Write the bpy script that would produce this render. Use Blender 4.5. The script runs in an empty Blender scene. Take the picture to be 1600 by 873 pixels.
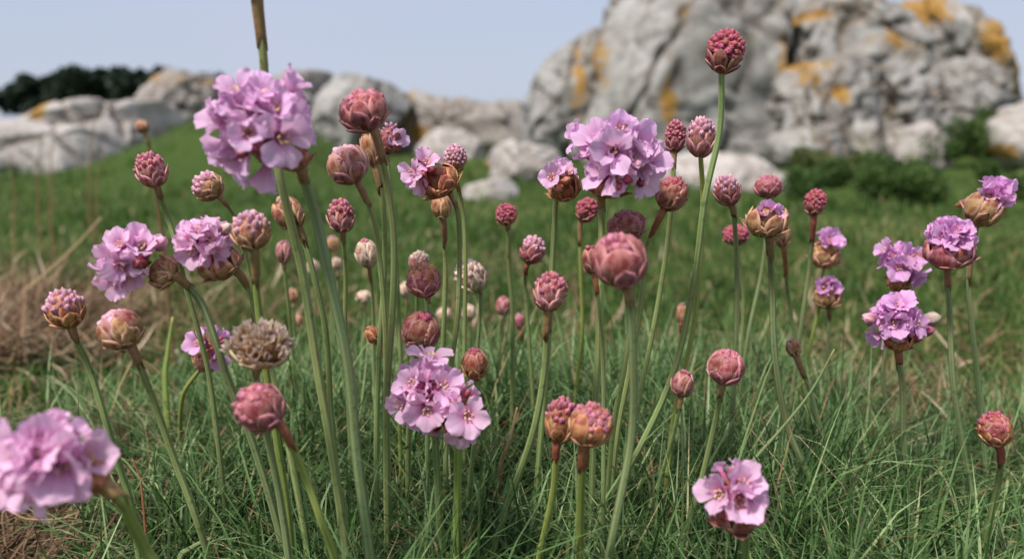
import bpy, bmesh, math, random
import numpy as np
from mathutils import Vector, Matrix

rnd = random.Random(11)
rng = np.random.default_rng(5)
scene = bpy.context.scene
COL = scene.collection

# ------------------------------------------------------------------ camera
F_PX, CX, CY, HORIZON, CAM_H = 1290.0, 800.0, 436.5, 215.0, 0.20
PITCH = math.atan((CY - HORIZON) / F_PX)
cam_data = bpy.data.cameras.new('camera')
cam = bpy.data.objects.new('camera', cam_data)
COL.objects.link(cam)
cam.location = (0, 0, CAM_H)
cam.rotation_euler = (math.pi / 2 - PITCH, 0, 0)
cam_data.sensor_width = 36.0
cam_data.lens = 36.0 * F_PX / 1600.0
cam_data.clip_start = 0.01
cam_data.clip_end = 2000
cam_data.dof.use_dof = True
cam_data.dof.focus_distance = 0.305
cam_data.dof.aperture_fstop = 9.0
scene.camera = cam

# ------------------------------------------------------------------ sky, sun, exposure
SUN_EL, SUN_AZ = math.radians(58), math.radians(-140)     # azimuth from +Y, clockwise
world = bpy.data.worlds.new('World')
scene.world = world
world.use_nodes = True
wn, wl = world.node_tree.nodes, world.node_tree.links
wn.clear()
w_out = wn.new('ShaderNodeOutputWorld')
w_bg = wn.new('ShaderNodeBackground')
w_sky = wn.new('ShaderNodeTexSky')
w_sky.sky_type = 'NISHITA'
w_sky.sun_disc = False
w_sky.sun_elevation = SUN_EL
w_sky.sun_rotation = SUN_AZ
w_sky.air_density = 1.0
w_sky.dust_density = 1.4
w_sky.ozone_density = 2.5
# a thin even veil of high cloud over the clear sky
w_mix = wn.new('ShaderNodeMixRGB')
w_tc = wn.new('ShaderNodeTexCoord')
w_map = wn.new('ShaderNodeMapping')
w_map.inputs['Scale'].default_value = (1.2, 1.2, 5.0)
w_noise = wn.new('ShaderNodeTexNoise')
w_noise.inputs['Scale'].default_value = 1.6
w_noise.inputs['Detail'].default_value = 5
w_ramp = wn.new('ShaderNodeMapRange')
w_ramp.inputs['From Min'].default_value = 0.35
w_ramp.inputs['From Max'].default_value = 0.7
w_ramp.inputs['To Min'].default_value = 0.70
w_ramp.inputs['To Max'].default_value = 0.88
w_mix.inputs[2].default_value = (4.2, 4.55, 5.7, 1)
w_bg.inputs['Strength'].default_value = 0.1
wl.new(w_tc.outputs['Generated'], w_map.inputs['Vector'])
wl.new(w_map.outputs[0], w_noise.inputs['Vector'])
wl.new(w_noise.outputs[0], w_ramp.inputs['Value'])
wl.new(w_ramp.outputs[0], w_mix.inputs[0])
wl.new(w_sky.outputs[0], w_mix.inputs[1])
wl.new(w_mix.outputs[0], w_bg.inputs['Color'])
wl.new(w_bg.outputs[0], w_out.inputs['Surface'])

sun_data = bpy.data.lights.new('sun', 'SUN')
sun_data.energy = 3.6
sun_data.angle = math.radians(9)
sun_data.color = (1.0, 0.95, 0.88)
sun = bpy.data.objects.new('sun', sun_data)
COL.objects.link(sun)
sun_dir = Vector((math.sin(SUN_AZ) * math.cos(SUN_EL), math.cos(SUN_AZ) * math.cos(SUN_EL), math.sin(SUN_EL)))
sun.rotation_euler = sun_dir.to_track_quat('Z', 'Y').to_euler()
sun.location = (0, 0, 20)

scene.view_settings.view_transform = 'Standard'
scene.view_settings.look = 'None'
scene.view_settings.exposure = 0.42
scene.view_settings.gamma = 1.0
scene.view_settings.use_curve_mapping = False
scene.render.engine = 'CYCLES'
scene.cycles.max_bounces = 6
scene.cycles.transparent_max_bounces = 4
scene.cycles.use_denoising = True

# ------------------------------------------------------------------ helpers
SP, CP = math.sin(PITCH), math.cos(PITCH)

def at(x, y, Y):
    """The point of the place seen at photograph pixel (x, y), standing Y metres ahead."""
    u, v = (x - CX) / F_PX, (CY - y) / F_PX
    d = Vector((u, CP + v * SP, -SP + v * CP))
    k = Y / d.y
    return Vector((d.x * k, Y, CAM_H + d.z * k))

def px(Y):
    return Y / F_PX

def _hash(ix, iy, iz, seed):
    with np.errstate(over='ignore'):
        n = (ix.astype(np.uint32) * np.uint32(374761393) + iy.astype(np.uint32) * np.uint32(668265263)
             + iz.astype(np.uint32) * np.uint32(2246822519) + np.uint32((seed * 3266489917) & 0xffffffff))
        n = (n ^ (n >> np.uint32(13))) * np.uint32(1274126177)
        n = (n ^ (n >> np.uint32(16))) * np.uint32(2246822519)
        n = n ^ (n >> np.uint32(15))
    return n.astype(np.float64) / 4294967295.0

def vnoise(P, seed=0):
    P = np.asarray(P, float)
    fl = np.floor(P)
    i = fl.astype(np.int64)
    f = P - fl
    f = f * f * (3 - 2 * f)
    r = 0
    for a in (0, 1):
        wx = f[:, 0] if a else 1 - f[:, 0]
        for b in (0, 1):
            wy = f[:, 1] if b else 1 - f[:, 1]
            for c in (0, 1):
                wz = f[:, 2] if c else 1 - f[:, 2]
                r = r + wx * wy * wz * _hash(i[:, 0] + a, i[:, 1] + b, i[:, 2] + c, seed)
    return r * 2 - 1

def fbm(P, octaves=4, seed=0, gain=0.5):
    r, a, s = 0, 1.0, 1.0
    for k in range(octaves):
        r = r + a * vnoise(np.asarray(P) * s + 17.3 * k, seed + k)
        a *= gain
        s *= 2.03
    return r

def worley(P, seed=0):
    P = np.asarray(P, float)
    b = np.floor(P).astype(np.int64)
    d1 = np.full(len(P), 9.0); d2 = np.full(len(P), 9.0); cid = np.zeros(len(P))
    for ax in (-1, 0, 1):
        for ay in (-1, 0, 1):
            for az in (-1, 0, 1):
                cx, cy, cz = b[:, 0] + ax, b[:, 1] + ay, b[:, 2] + az
                h = [_hash(cx, cy, cz, seed + q) for q in range(3)]
                d = np.sqrt((cx + h[0] - P[:, 0]) ** 2 + (cy + h[1] - P[:, 1]) ** 2 + (cz + h[2] - P[:, 2]) ** 2)
                nearer = d < d1
                d2 = np.where(nearer, d1, np.minimum(d2, d))
                cid = np.where(nearer, _hash(cx, cy, cz, seed + 9), cid)
                d1 = np.where(nearer, d, d1)
    return d1, d2, cid

def vn2(x, y, s, seed):
    x = np.atleast_1d(np.asarray(x, float)); y = np.atleast_1d(np.asarray(y, float))
    return vnoise(np.stack([x * s, y * s, np.full_like(x, 3.7)], 1), seed)

def ground_z(x, y):
    x = np.atleast_1d(np.asarray(x, float)); y = np.atleast_1d(np.asarray(y, float))
    z = 0.012 * vn2(x, y, 9.0, 1) + 0.006 * vn2(x, y, 23.0, 2)
    far = np.clip((np.hypot(x, y) - 1.2) / 3, 0, 1)
    z = z + far * (0.035 * vn2(x, y, 1.1, 3) + 0.035 * vn2(x, y, 3.1, 4))
    z = z + 0.040 * np.exp(-((x - 0.08) / 0.40) ** 2 - ((y - 0.42) / 0.20) ** 2)      # the cushion
    s = np.clip((y - 1.0) / 3.6, 0, 1); s = s * s * (3 - 2 * s)
    b = np.clip((y - 5.2) / 3.0, 0, 1); b = b * b * (3 - 2 * b)
    z = z - 0.12 * s + 0.08 * b                                                          # the turf dips, then climbs to the rocks
    kx = np.where(x < -1.5, (x + 1.5) / 0.80, (x + 1.5) / 0.62)
    z = z + 0.46 * np.exp(-kx ** 2 - ((y - 4.9) / 1.2) ** 2)                             # grassy knoll before the rocks
    z = z + 0.03 * np.exp(-((x - 2.3) / 1.0) ** 2 - ((y - 5.2) / 0.9) ** 2)
    z = z + 0.30 * np.exp(-((x - 5.3) / 1.0) ** 2 - ((y - 8.4) / 1.3) ** 2)
    return z

def gz(x, y):
    return float(ground_z(x, y)[0])

def mesh_from(name, verts, faces, mats=(), attrs=None, smooth=True, mat_idx=None):
    me = bpy.data.meshes.new(name)
    verts = np.asarray(verts, np.float32)
    if isinstance(faces, np.ndarray):
        k = faces.shape[1]
        me.vertices.add(len(verts)); me.vertices.foreach_set('co', verts.ravel())
        me.loops.add(faces.size); me.loops.foreach_set('vertex_index', faces.ravel().astype(np.int32))
        me.polygons.add(len(faces))
        me.polygons.foreach_set('loop_start', np.arange(0, faces.size, k, dtype=np.int32))
        me.polygons.foreach_set('loop_total', np.full(len(faces), k, np.int32))
        me.update(calc_edges=True)
    else:
        me.from_pydata([tuple(map(float, v)) for v in verts], [], faces)
        me.update()
    for m in mats:
        me.materials.append(m)
    if attrs:
        for k, a in attrs.items():
            at_ = me.attributes.new(k, 'FLOAT', 'POINT')
            at_.data.foreach_set('value', np.asarray(a, np.float32))
    if mat_idx is not None:
        me.polygons.foreach_set('material_index', np.asarray(mat_idx, np.int32))
    me.polygons.foreach_set('use_smooth', np.full(len(me.polygons), smooth))
    return me

def link(name, data, parent=None, matrix=None):
    o = bpy.data.objects.new(name, data)
    COL.objects.link(o)
    if parent is not None:
        o.parent = parent
    if matrix is not None:
        o.matrix_basis = matrix
    return o

def tag(o, label=None, cat=None, group=None, kind=None):
    if label: o['label'] = label
    if cat: o['category'] = cat
    if group: o['group'] = group
    if kind: o['kind'] = kind
    return o

# ------------------------------------------------------------------ materials
class NT:
    def __init__(self, name):
        self.m = bpy.data.materials.new(name)
        self.m.use_nodes = True
        self.t = self.m.node_tree
        self.t.nodes.clear()
        self.out = self.n('ShaderNodeOutputMaterial')
    def n(self, kind, **kw):
        x = self.t.nodes.new(kind)
        for k, v in kw.items():
            setattr(x, k, v)
        return x
    def l(self, a, b):
        self.t.links.new(a, b)
    def attr(self, name):
        return self.n('ShaderNodeAttribute', attribute_name=name).outputs['Fac']
    def noise(self, scale, detail=4, rough=0.55, vec=None, obj=True):
        x = self.n('ShaderNodeTexNoise')
        x.inputs['Scale'].default_value = scale
        x.inputs['Detail'].default_value = detail
        x.inputs['Roughness'].default_value = rough
        if vec is None:
            tc = self.n('ShaderNodeTexCoord')
            vec = tc.outputs['Object']
        self.l(vec, x.inputs['Vector'])
        return x.outputs[0]
    def ramp(self, fac, stops):
        r = self.n('ShaderNodeValToRGB')
        el = r.color_ramp.elements
        while len(el) > 1:
            el.remove(el[-1])
        for k, (p, c) in enumerate(stops):
            e = el[0] if k == 0 else el.new(p)
            e.position = p
            e.color = (*c, 1) if len(c) == 3 else c
        self.l(fac, r.inputs[0])
        return r.outputs[0]
    def mix(self, fac, a, b, mode='MIX'):
        x = self.n('ShaderNodeMixRGB', blend_type=mode)
        for sock, v in ((x.inputs[0], fac), (x.inputs[1], a), (x.inputs[2], b)):
            if isinstance(v, (int, float)): sock.default_value = v
            elif isinstance(v, tuple): sock.default_value = (*v, 1)
            else: self.l(v, sock)
        return x.outputs[0]
    def math(self, op, a, b=0.0, c=None):
        x = self.n('ShaderNodeMath', operation=op)
        for k, v in enumerate((a, b) if c is None else (a, b, c)):
            if isinstance(v, (int, float)): x.inputs[k].default_value = v
            else: self.l(v, x.inputs[k])
        return x.outputs[0]
    def rand(self):
        return self.n('ShaderNodeObjectInfo').outputs['Random']
    def hsv(self, col, h=0.5, s=1.0, v=1.0):
        x = self.n('ShaderNodeHueSaturation')
        for k, q in (('Hue', h), ('Saturation', s), ('Value', v)):
            if isinstance(q, (int, float)): x.inputs[k].default_value = q
            else: self.l(q, x.inputs[k])
        self.l(col, x.inputs['Color'])
        return x.outputs[0]
    def bump(self, height, strength, dist):
        b = self.n('ShaderNodeBump')
        b.inputs['Strength'].default_value = strength
        b.inputs['Distance'].default_value = dist
        self.l(height, b.inputs['Height'])
        return b.outputs[0]
    def finish(self, col, rough=0.6, trans=0.0, spec=0.3, normal=None, trans_col=None):
        p = self.n('ShaderNodeBsdfPrincipled')
        p.inputs['Roughness'].default_value = rough
        p.inputs['Specular IOR Level'].default_value = spec
        if isinstance(col, tuple): p.inputs['Base Color'].default_value = (*col, 1)
        else: self.l(col, p.inputs['Base Color'])
        if normal is not None: self.l(normal, p.inputs['Normal'])
        if trans > 0:
            t = self.n('ShaderNodeBsdfTranslucent')
            tc = trans_col if trans_col is not None else col
            if isinstance(tc, tuple): t.inputs['Color'].default_value = (*tc, 1)
            else: self.l(tc, t.inputs['Color'])
            mx = self.n('ShaderNodeMixShader')
            mx.inputs[0].default_value = trans
            self.l(p.outputs[0], mx.inputs[1]); self.l(t.outputs[0], mx.inputs[2])
            self.l(mx.outputs[0], self.out.inputs['Surface'])
        else:
            self.l(p.outputs[0], self.out.inputs['Surface'])
        return self.m

def vary(nt, col, amount=0.25, hue=0.02):
    r = nt.rand()
    v = nt.math('ADD', nt.math('MULTIPLY', r, amount), 1 - amount / 2)
    r2 = nt.math('FRACT', nt.math('MULTIPLY', r, 7.31))
    h = nt.math('ADD', nt.math('MULTIPLY', r2, hue), 0.5 - hue / 2)
    return nt.hsv(col, h, 1.0, v)

def petal_mat(name, base, mid, tip):
    nt = NT(name)
    t = nt.attr('t')
    e = nt.attr('e')
    col = nt.ramp(t, [(0.0, base), (0.22, mid), (0.58, tip), (1.0, tuple(min(1, c * 1.08) for c in tip))])
    vein = nt.math('MULTIPLY', nt.ramp(e, [(0.0, (1, 1, 1)), (0.16, (0, 0, 0))]), 0.35)
    col = nt.mix(vein, col, tuple(c * 0.75 for c in mid))
    fine = nt.noise(900, 2)
    col = nt.mix(nt.math('MULTIPLY', fine, 0.18), col, tuple(c * 0.8 for c in mid))
    col = nt.mix(nt.ramp(nt.noise(3.0, 4), [(0.55, (0, 0, 0)), (0.75, (0.35, 0.35, 0.35))]), col, tuple(min(1, c * 1.05 + .05) for c in tip))
    col = vary(nt, col, 0.26, 0.03)
    return nt.finish(col, 0.55, 0.42, 0.25)

PETAL = {
    'lilac': petal_mat('petal_lilac', (0.62, 0.22, 0.46), (0.79, 0.41, 0.67), (0.87, 0.58, 0.81)),
    'pink': petal_mat('petal_pink', (0.68, 0.20, 0.46), (0.84, 0.38, 0.65), (0.91, 0.60, 0.81)),
    'violet': petal_mat('petal_violet', (0.48, 0.09, 0.34), (0.73, 0.28, 0.61), (0.84, 0.49, 0.78)),
}

def calyx_mat():
    nt = NT('calyx')
    t = nt.attr('t')
    col = nt.ramp(t, [(0.0, (0.22, 0.13, 0.04)), (0.4, (0.30, 0.07, 0.09)), (1.0, (0.46, 0.10, 0.24))])
    return nt.finish(vary(nt, col), 0.6)
CALYX = calyx_mat()
_n = NT('anther'); ANTHER = _n.finish((0.72, 0.50, 0.22), 0.6)
_n = NT('filament'); FILAMENT = _n.finish((0.80, 0.52, 0.60), 0.5)

def bud_mat(name, base, mid, tip):
    nt = NT('floret_bud_' + name)
    t, e = nt.attr('t'), nt.attr('e')
    n = nt.noise(2.6, 4, 0.65)
    deep = tuple(c * 0.62 for c in mid)
    col = nt.ramp(t, [(0.0, base), (0.35, deep), (0.8, mid), (1.0, tuple(m * .5 + q * .5 for m, q in zip(mid, tip)))])
    ridge = nt.math('MULTIPLY', nt.math('MULTIPLY', e, t), nt.math('ADD', n, 0.35))
    col = nt.mix(ridge, col, tip)
    col = nt.mix(nt.ramp(n, [(0.50, (0, 0, 0)), (0.70, (0.6, 0.6, 0.6))]), col, deep)
    col = vary(nt, col, 0.5, 0.035)
    return nt.finish(col, 0.5, 0.12, 0.35, nt.bump(n, 0.4, 0.0006))

def bract_mat(name, base, mid, edge):
    nt = NT('bract_' + name)
    t, e = nt.attr('t'), nt.attr('e')
    sep = nt.n('ShaderNodeCombineXYZ')
    nt.l(nt.math('MULTIPLY', e, 7.0), sep.inputs[0]); nt.l(nt.math('MULTIPLY', t, 1.6), sep.inputs[1])
    nt.l(nt.math('MULTIPLY', nt.rand(), 50.0), sep.inputs[2])
    streak = nt.noise(1.0, 4, 0.65, sep.outputs[0])
    blot = nt.noise(2.4, 3, 0.6)
    col = nt.ramp(t, [(0.0, base), (0.5, mid), (1.0, edge)])
    col = nt.mix(nt.ramp(streak, [(0.40, (0, 0, 0)), (0.62, (0.8, 0.8, 0.8))]), col, tuple(min(1, c * 1.15 + .02) for c in edge))
    col = nt.mix(nt.ramp(blot, [(0.44, (0, 0, 0)), (0.60, (0.85, 0.85, 0.85))]), col, (mid[0] * .72, mid[1] * .30, mid[2] * .42))
    col = nt.mix(nt.ramp(e, [(0.6, (0, 0, 0)), (0.95, (0.9, 0.9, 0.9))]), col, tuple(min(1, c * 1.3 + .09) for c in edge))
    col = vary(nt, col, 0.4, 0.03)
    return nt.finish(col, 0.55, 0.18, 0.3, nt.bump(streak, 0.5, 0.0007))

BUD = {
    'crimson': bud_mat('crimson', (0.16, 0.05, 0.03), (0.36, 0.03, 0.07), (0.58, 0.19, 0.25)),
    'rose': bud_mat('rose', (0.22, 0.09, 0.05), (0.42, 0.075, 0.125), (0.66, 0.30, 0.36)),
    'pink': bud_mat('pink', (0.30, 0.13, 0.08), (0.56, 0.20, 0.30), (0.80, 0.54, 0.62)),
    'tan': bud_mat('tan', (0.30, 0.18, 0.08), (0.50, 0.24, 0.20), (0.68, 0.44, 0.38)),
    'pale': bud_mat('pale', (0.36, 0.24, 0.11), (0.62, 0.42, 0.34), (0.80, 0.68, 0.60)),
    'rust': bud_mat('rust', (0.24, 0.10, 0.03), (0.42, 0.12, 0.07), (0.58, 0.28, 0.20)),
}
BRACT = {
    'crimson': bract_mat('crimson', (0.20, 0.16, 0.05), (0.30, 0.09, 0.06), (0.46, 0.20, 0.15)),
    'rose': bract_mat('rose', (0.20, 0.15, 0.04), (0.33, 0.095, 0.085), (0.50, 0.185, 0.195)),
    'pink': bract_mat('pink', (0.25, 0.19, 0.06), (0.39, 0.17, 0.10), (0.58, 0.27, 0.27)),
    'tan': bract_mat('tan', (0.25, 0.19, 0.05), (0.40, 0.23, 0.08), (0.56, 0.32, 0.19)),
    'pale': bract_mat('pale', (0.38, 0.30, 0.14), (0.58, 0.43, 0.26), (0.72, 0.58, 0.44)),
    'rust': bract_mat('rust', (0.26, 0.13, 0.03), (0.40, 0.16, 0.06), (0.55, 0.26, 0.12)),
    'faded': bract_mat('faded', (0.36, 0.22, 0.07), (0.46, 0.30, 0.12), (0.60, 0.46, 0.28)),
}

def stem_mat(name, a, b, ridge):
    nt = NT('stem_' + name)
    e, t = nt.attr('e'), nt.attr('t')
    n = nt.noise(60, 4)
    col = nt.mix(nt.ramp(n, [(0.3, (0, 0, 0)), (0.7, (1, 1, 1))]), a, b)
    col = nt.mix(nt.math('MULTIPLY', e, 0.55), col, ridge)
    col = nt.mix(nt.ramp(nt.noise(22, 3), [(0.50, (0, 0, 0)), (0.72, (0.5, 0.5, 0.5))]), col, (0.24, 0.17, 0.07))
    col = nt.mix(nt.ramp(nt.noise(330, 3), [(0.60, (0, 0, 0)), (0.72, (0.55, 0.55, 0.55))]), col, tuple(c * .45 for c in a))
    col = nt.mix(nt.ramp(t, [(0.0, (0.55, 0.55, 0.55)), (0.16, (0, 0, 0))]), col, (0.26, 0.17, 0.06))
    col = vary(nt, col, 0.25, 0.03)
    return nt.finish(col, 0.5, 0.0, 0.35, nt.bump(nt.noise(900, 2), 0.25, 0.0003))
STEM = {
    'green': stem_mat('green', (0.14, 0.20, 0.05), (0.20, 0.27, 0.075), (0.42, 0.47, 0.24)),
    'grey': stem_mat('grey', (0.115, 0.170, 0.052), (0.165, 0.225, 0.075), (0.40, 0.45, 0.26)),
    'lime': stem_mat('lime', (0.16, 0.22, 0.035), (0.22, 0.29, 0.05), (0.42, 0.46, 0.17)),
    'brown': stem_mat('brown', (0.17, 0.10, 0.04), (0.22, 0.13, 0.05), (0.34, 0.22, 0.11)),
}

def sheath_mat(name, a, b):
    nt = NT('sheath_' + name)
    t, e = nt.attr('t'), nt.attr('e')
    n = nt.noise(420, 4)
    col = nt.mix(nt.ramp(n, [(0.35, (0, 0, 0)), (0.65, (1, 1, 1))]), a, b)
    col = nt.mix(nt.math('MULTIPLY', e, 0.45), col, tuple(min(1, c * 1.35) for c in b))
    col = nt.mix(nt.math('MULTIPLY', t, 0.35), col, tuple(c * 0.55 for c in a))
    return nt.finish(vary(nt, col, 0.3, 0.03), 0.65, 0.15, 0.25, nt.bump(n, 0.5, 0.0006))
SHEATH = {'brown': sheath_mat('brown', (0.26, 0.15, 0.06), (0.38, 0.24, 0.12)),
          'red': sheath_mat('red', (0.30, 0.09, 0.05), (0.42, 0.17, 0.09)),
          'straw': sheath_mat('straw', (0.42, 0.30, 0.14), (0.55, 0.42, 0.24))}

def blade_mat(name, stops, trans=0.3, spec=0.22, rough=0.45):
    nt = NT(name)
    c, t = nt.attr('c'), nt.attr('t')
    col = nt.ramp(c, stops)
    col = nt.mix(nt.math('MULTIPLY', nt.ramp(t, [(0.0, (1, 1, 1)), (0.4, (0, 0, 0))]), 0.5), col, (0.11, 0.085, 0.04))  # brown blade foot, its colour deepened to paint in shade low between leaves
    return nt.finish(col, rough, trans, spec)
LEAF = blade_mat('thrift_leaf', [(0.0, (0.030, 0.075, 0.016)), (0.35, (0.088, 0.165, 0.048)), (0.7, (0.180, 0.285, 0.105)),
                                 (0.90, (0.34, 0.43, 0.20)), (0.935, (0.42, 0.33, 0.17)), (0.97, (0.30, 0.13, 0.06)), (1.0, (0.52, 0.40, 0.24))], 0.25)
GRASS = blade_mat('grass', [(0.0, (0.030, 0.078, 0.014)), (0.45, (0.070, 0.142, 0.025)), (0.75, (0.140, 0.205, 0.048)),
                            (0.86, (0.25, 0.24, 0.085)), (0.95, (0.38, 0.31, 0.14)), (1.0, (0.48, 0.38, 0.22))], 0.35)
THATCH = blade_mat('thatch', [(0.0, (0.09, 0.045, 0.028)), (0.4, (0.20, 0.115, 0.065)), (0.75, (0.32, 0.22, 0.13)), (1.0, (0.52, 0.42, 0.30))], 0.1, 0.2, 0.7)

def ground_mat():
    nt = NT('ground')
    geo = nt.n('ShaderNodeNewGeometry').outputs['Position']
    n1 = nt.noise(2.2, 6, 0.6, geo)
    n2 = nt.noise(45, 5, 0.6, geo)
    grass = nt.mix(n2, (0.040, 0.075, 0.014), (0.085, 0.130, 0.030))
    soil = nt.mix(n2, (0.055, 0.036, 0.022), (0.17, 0.115, 0.07))
    d = nt.attr('dry')
    fac = nt.math('ADD', d, nt.math('MULTIPLY', nt.math('SUBTRACT', n1, 0.5), 0.7))
    col = nt.mix(nt.ramp(fac, [(0.25, (0, 0, 0)), (0.6, (1, 1, 1))]), grass, soil)
    return nt.finish(col, 0.95, 0, 0.1, nt.bump(nt.noise(160, 6, 0.7, geo), 0.9, 0.01))

def rock_mat(name, grey, pale, dark, white=0.5, orange=0.0, streak=0.8):
    nt = NT('rock_' + name)
    tc = nt.n('ShaderNodeTexCoord').outputs['Object']
    n_big = nt.noise(1.3, 5, 0.6, tc)
    n_mid = nt.noise(5.5, 6, 0.62, tc)
    n_fine = nt.noise(38, 5, 0.6, tc)
    col = nt.mix(nt.ramp(n_mid, [(0.35, (0, 0, 0)), (0.62, (1, 1, 1))]), grey, pale)
    sm = nt.n('ShaderNodeMapping'); sm.inputs['Scale'].default_value = (3.4, 3.4, 0.75); sm.inputs['Rotation'].default_value = (0, 0.28, 0); nt.l(tc, sm.inputs['Vector'])
    n_st = nt.noise(1.6, 6, 0.65, sm.outputs[0])
    col = nt.mix(nt.ramp(n_st, [(0.50, (0, 0, 0)), (0.64, (streak,) * 3)]), col, tuple(g * 0.36 for g in grey))
    col = nt.mix(nt.ramp(n_big, [(0.42, (0, 0, 0)), (0.66, (0.75, 0.75, 0.75))]), col, tuple(g * 0.72 for g in grey))
    # whitish and grey-green crustose lichen
    mp = nt.n('ShaderNodeMapping'); mp.inputs['Location'].default_value = (7.1, 3.3, 1.9); nt.l(tc, mp.inputs['Vector'])
    n_l = nt.noise(4.2, 7, 0.7, mp.outputs[0])
    col = nt.mix(nt.ramp(n_l, [(0.54, (0, 0, 0)), (0.60, (white, white, white))]), col, (0.48, 0.465, 0.42))
    mp2 = nt.n('ShaderNodeMapping'); mp2.inputs['Location'].default_value = (-4.1, 9.3, 6.9); nt.l(tc, mp2.inputs['Vector'])
    n_g = nt.noise(3.1, 6, 0.65, mp2.outputs[0])
    col = nt.mix(nt.ramp(n_g, [(0.60, (0, 0, 0)), (0.67, (0.55, 0.55, 0.55))]), col, (0.34, 0.35, 0.22))
    # black weathering where the stone is pitted, grain
    col = nt.mix(nt.ramp(nt.attr('crack'), [(0.0, (0, 0, 0)), (1.0, (0.85, 0.85, 0.85))]), col, dark)
    col = nt.mix(nt.math('MULTIPLY', nt.ramp(n_fine, [(0.42, (0, 0, 0)), (0.62, (1, 1, 1))]), 0.30), col, tuple(g * 0.45 for g in grey))
    # orange lichen: chosen patches, ragged by noise, and a scatter
    n_o = nt.noise(10.0, 8, 0.75, mp2.outputs[0])
    lich = nt.math('ADD', nt.attr('lichen'), nt.math('MULTIPLY', nt.math('SUBTRACT', n_o, 0.5), 2.2))
    lich = nt.math('ADD', lich, orange)
    oc = nt.mix(n_fine, (0.26, 0.135, 0.025), (0.50, 0.27, 0.045))
    col = nt.mix(nt.ramp(lich, [(0.44, (0, 0, 0)), (0.60, (0.9, 0.9, 0.9))]), col, oc)
    h = nt.math('ADD', nt.math('MULTIPLY', n_mid, 0.7), nt.math('MULTIPLY', n_fine, 0.3))
    return nt.finish(col, 0.9, 0, 0.15, nt.bump(h, 0.7, 0.06))
ROCK = {
    'grey': rock_mat('grey', (0.35, 0.335, 0.315), (0.49, 0.47, 0.44), (0.08, 0.058, 0.035), 0.65, 0.14),
    'mottled': rock_mat('mottled', (0.31, 0.295, 0.28), (0.45, 0.43, 0.40), (0.11, 0.07, 0.03), 0.6, 0.25, 0.7),
    'pale': rock_mat('pale', (0.48, 0.43, 0.395), (0.60, 0.55, 0.515), (0.26, 0.21, 0.17), 0.5, 0.08, 0.3),
    'brown': rock_mat('brown', (0.33, 0.295, 0.26), (0.44, 0.40, 0.36), (0.15, 0.115, 0.09), 0.4, 0.15, 0.5),
}

def foliage_mat(name, stops):
    nt = NT(name)
    col = nt.ramp(nt.attr('c'), stops)
    return nt.finish(col, 0.55, 0.25, 0.3)
SHRUB = foliage_mat('shrub_leaf', [(0, (0.030, 0.070, 0.014)), (0.5, (0.065, 0.125, 0.025)), (1, (0.13, 0.19, 0.045))])
HEATH = foliage_mat('heath_leaf', [(0, (0.05, 0.075, 0.02)), (0.5, (0.095, 0.13, 0.03)), (1, (0.16, 0.18, 0.06))])
WOOD = foliage_mat('pine_leaf', [(0, (0.010, 0.022, 0.012)), (0.6, (0.022, 0.042, 0.022)), (1, (0.04, 0.06, 0.03))])
_n = NT('bark'); BARK = _n.finish((0.10, 0.07, 0.045), 0.9)

# ------------------------------------------------------------------ ground sheet
def dry_at(x, y):
    x = np.atleast_1d(np.asarray(x, float)); y = np.atleast_1d(np.asarray(y, float))
    d = 1.15 * np.exp(-((x + 0.60) / 0.17) ** 2 - ((y - 0.80) / 0.19) ** 2)
    d = d + 1.25 * np.exp(-((x + 0.27) / 0.13) ** 2 - ((y - 0.33) / 0.15) ** 2)
    d = d + 0.35 * np.exp(-((x - 0.22) / 0.12) ** 2 - ((y - 0.50) / 0.07) ** 2)
    d = d + 0.14 * np.exp(-((x + 0.15) / 0.5) ** 2 - ((y - 0.80) / 0.20) ** 2)
    d = d + 0.20 * np.exp(-((x - 0.35) / 0.45) ** 2 - ((y - 0.72) / 0.10) ** 2)
    return np.clip(d + 0.18 * vn2(x, y, 6.0, 40), 0, 1.2)

def build_ground():
    def axis(n, lo, hi, c=0.12):
        a, b = math.asinh(lo / c), math.asinh(hi / c)
        return np.sinh(np.linspace(a, b, n)) * c
    xs, ys = axis(300, -420, 420), axis(320, -60, 900)
    X, Yg = np.meshgrid(xs, ys)
    x, y = X.ravel(), Yg.ravel()
    z = ground_z(x, y)
    i = np.arange(len(xs) * len(ys)).reshape(len(ys), len(xs))
    f = np.stack([i[:-1, :-1].ravel(), i[:-1, 1:].ravel(), i[1:, 1:].ravel(), i[1:, :-1].ravel()], 1)
    me = mesh_from('ground', np.stack([x, y, z], 1), f, [ground_mat()], {'dry': dry_at(x, y)})
    tag(link('ground', me), 'uneven turf ground with bare brown thatch patches', kind='structure')
build_ground()

# ------------------------------------------------------------------ rocks
def ico(n):
    bm = bmesh.new()
    bmesh.ops.create_icosphere(bm, subdivisions=n, radius=1)
    v = np.array([q.co[:] for q in bm.verts])
    f = np.array([[q.index for q in p.verts] for p in bm.faces])
    bm.free()
    return v, f
ICO6, ICO5, ICO4 = ico(6), ico(5), ico(4)

def chisel(P, n, seed, lo=.70, hi=.95, k=.92):
    r = np.random.default_rng(seed + 900)
    for _ in range(n):
        v = r.normal(size=3) * np.array([.9, .45, .5]) + np.array([0, -.8, .50])
        v /= np.linalg.norm(v)
        h = P @ v
        s = h - h.max() * r.uniform(lo, hi)
        P = P - np.clip(s, 0, None)[:, None] * v[None] * k
    return P

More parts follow.
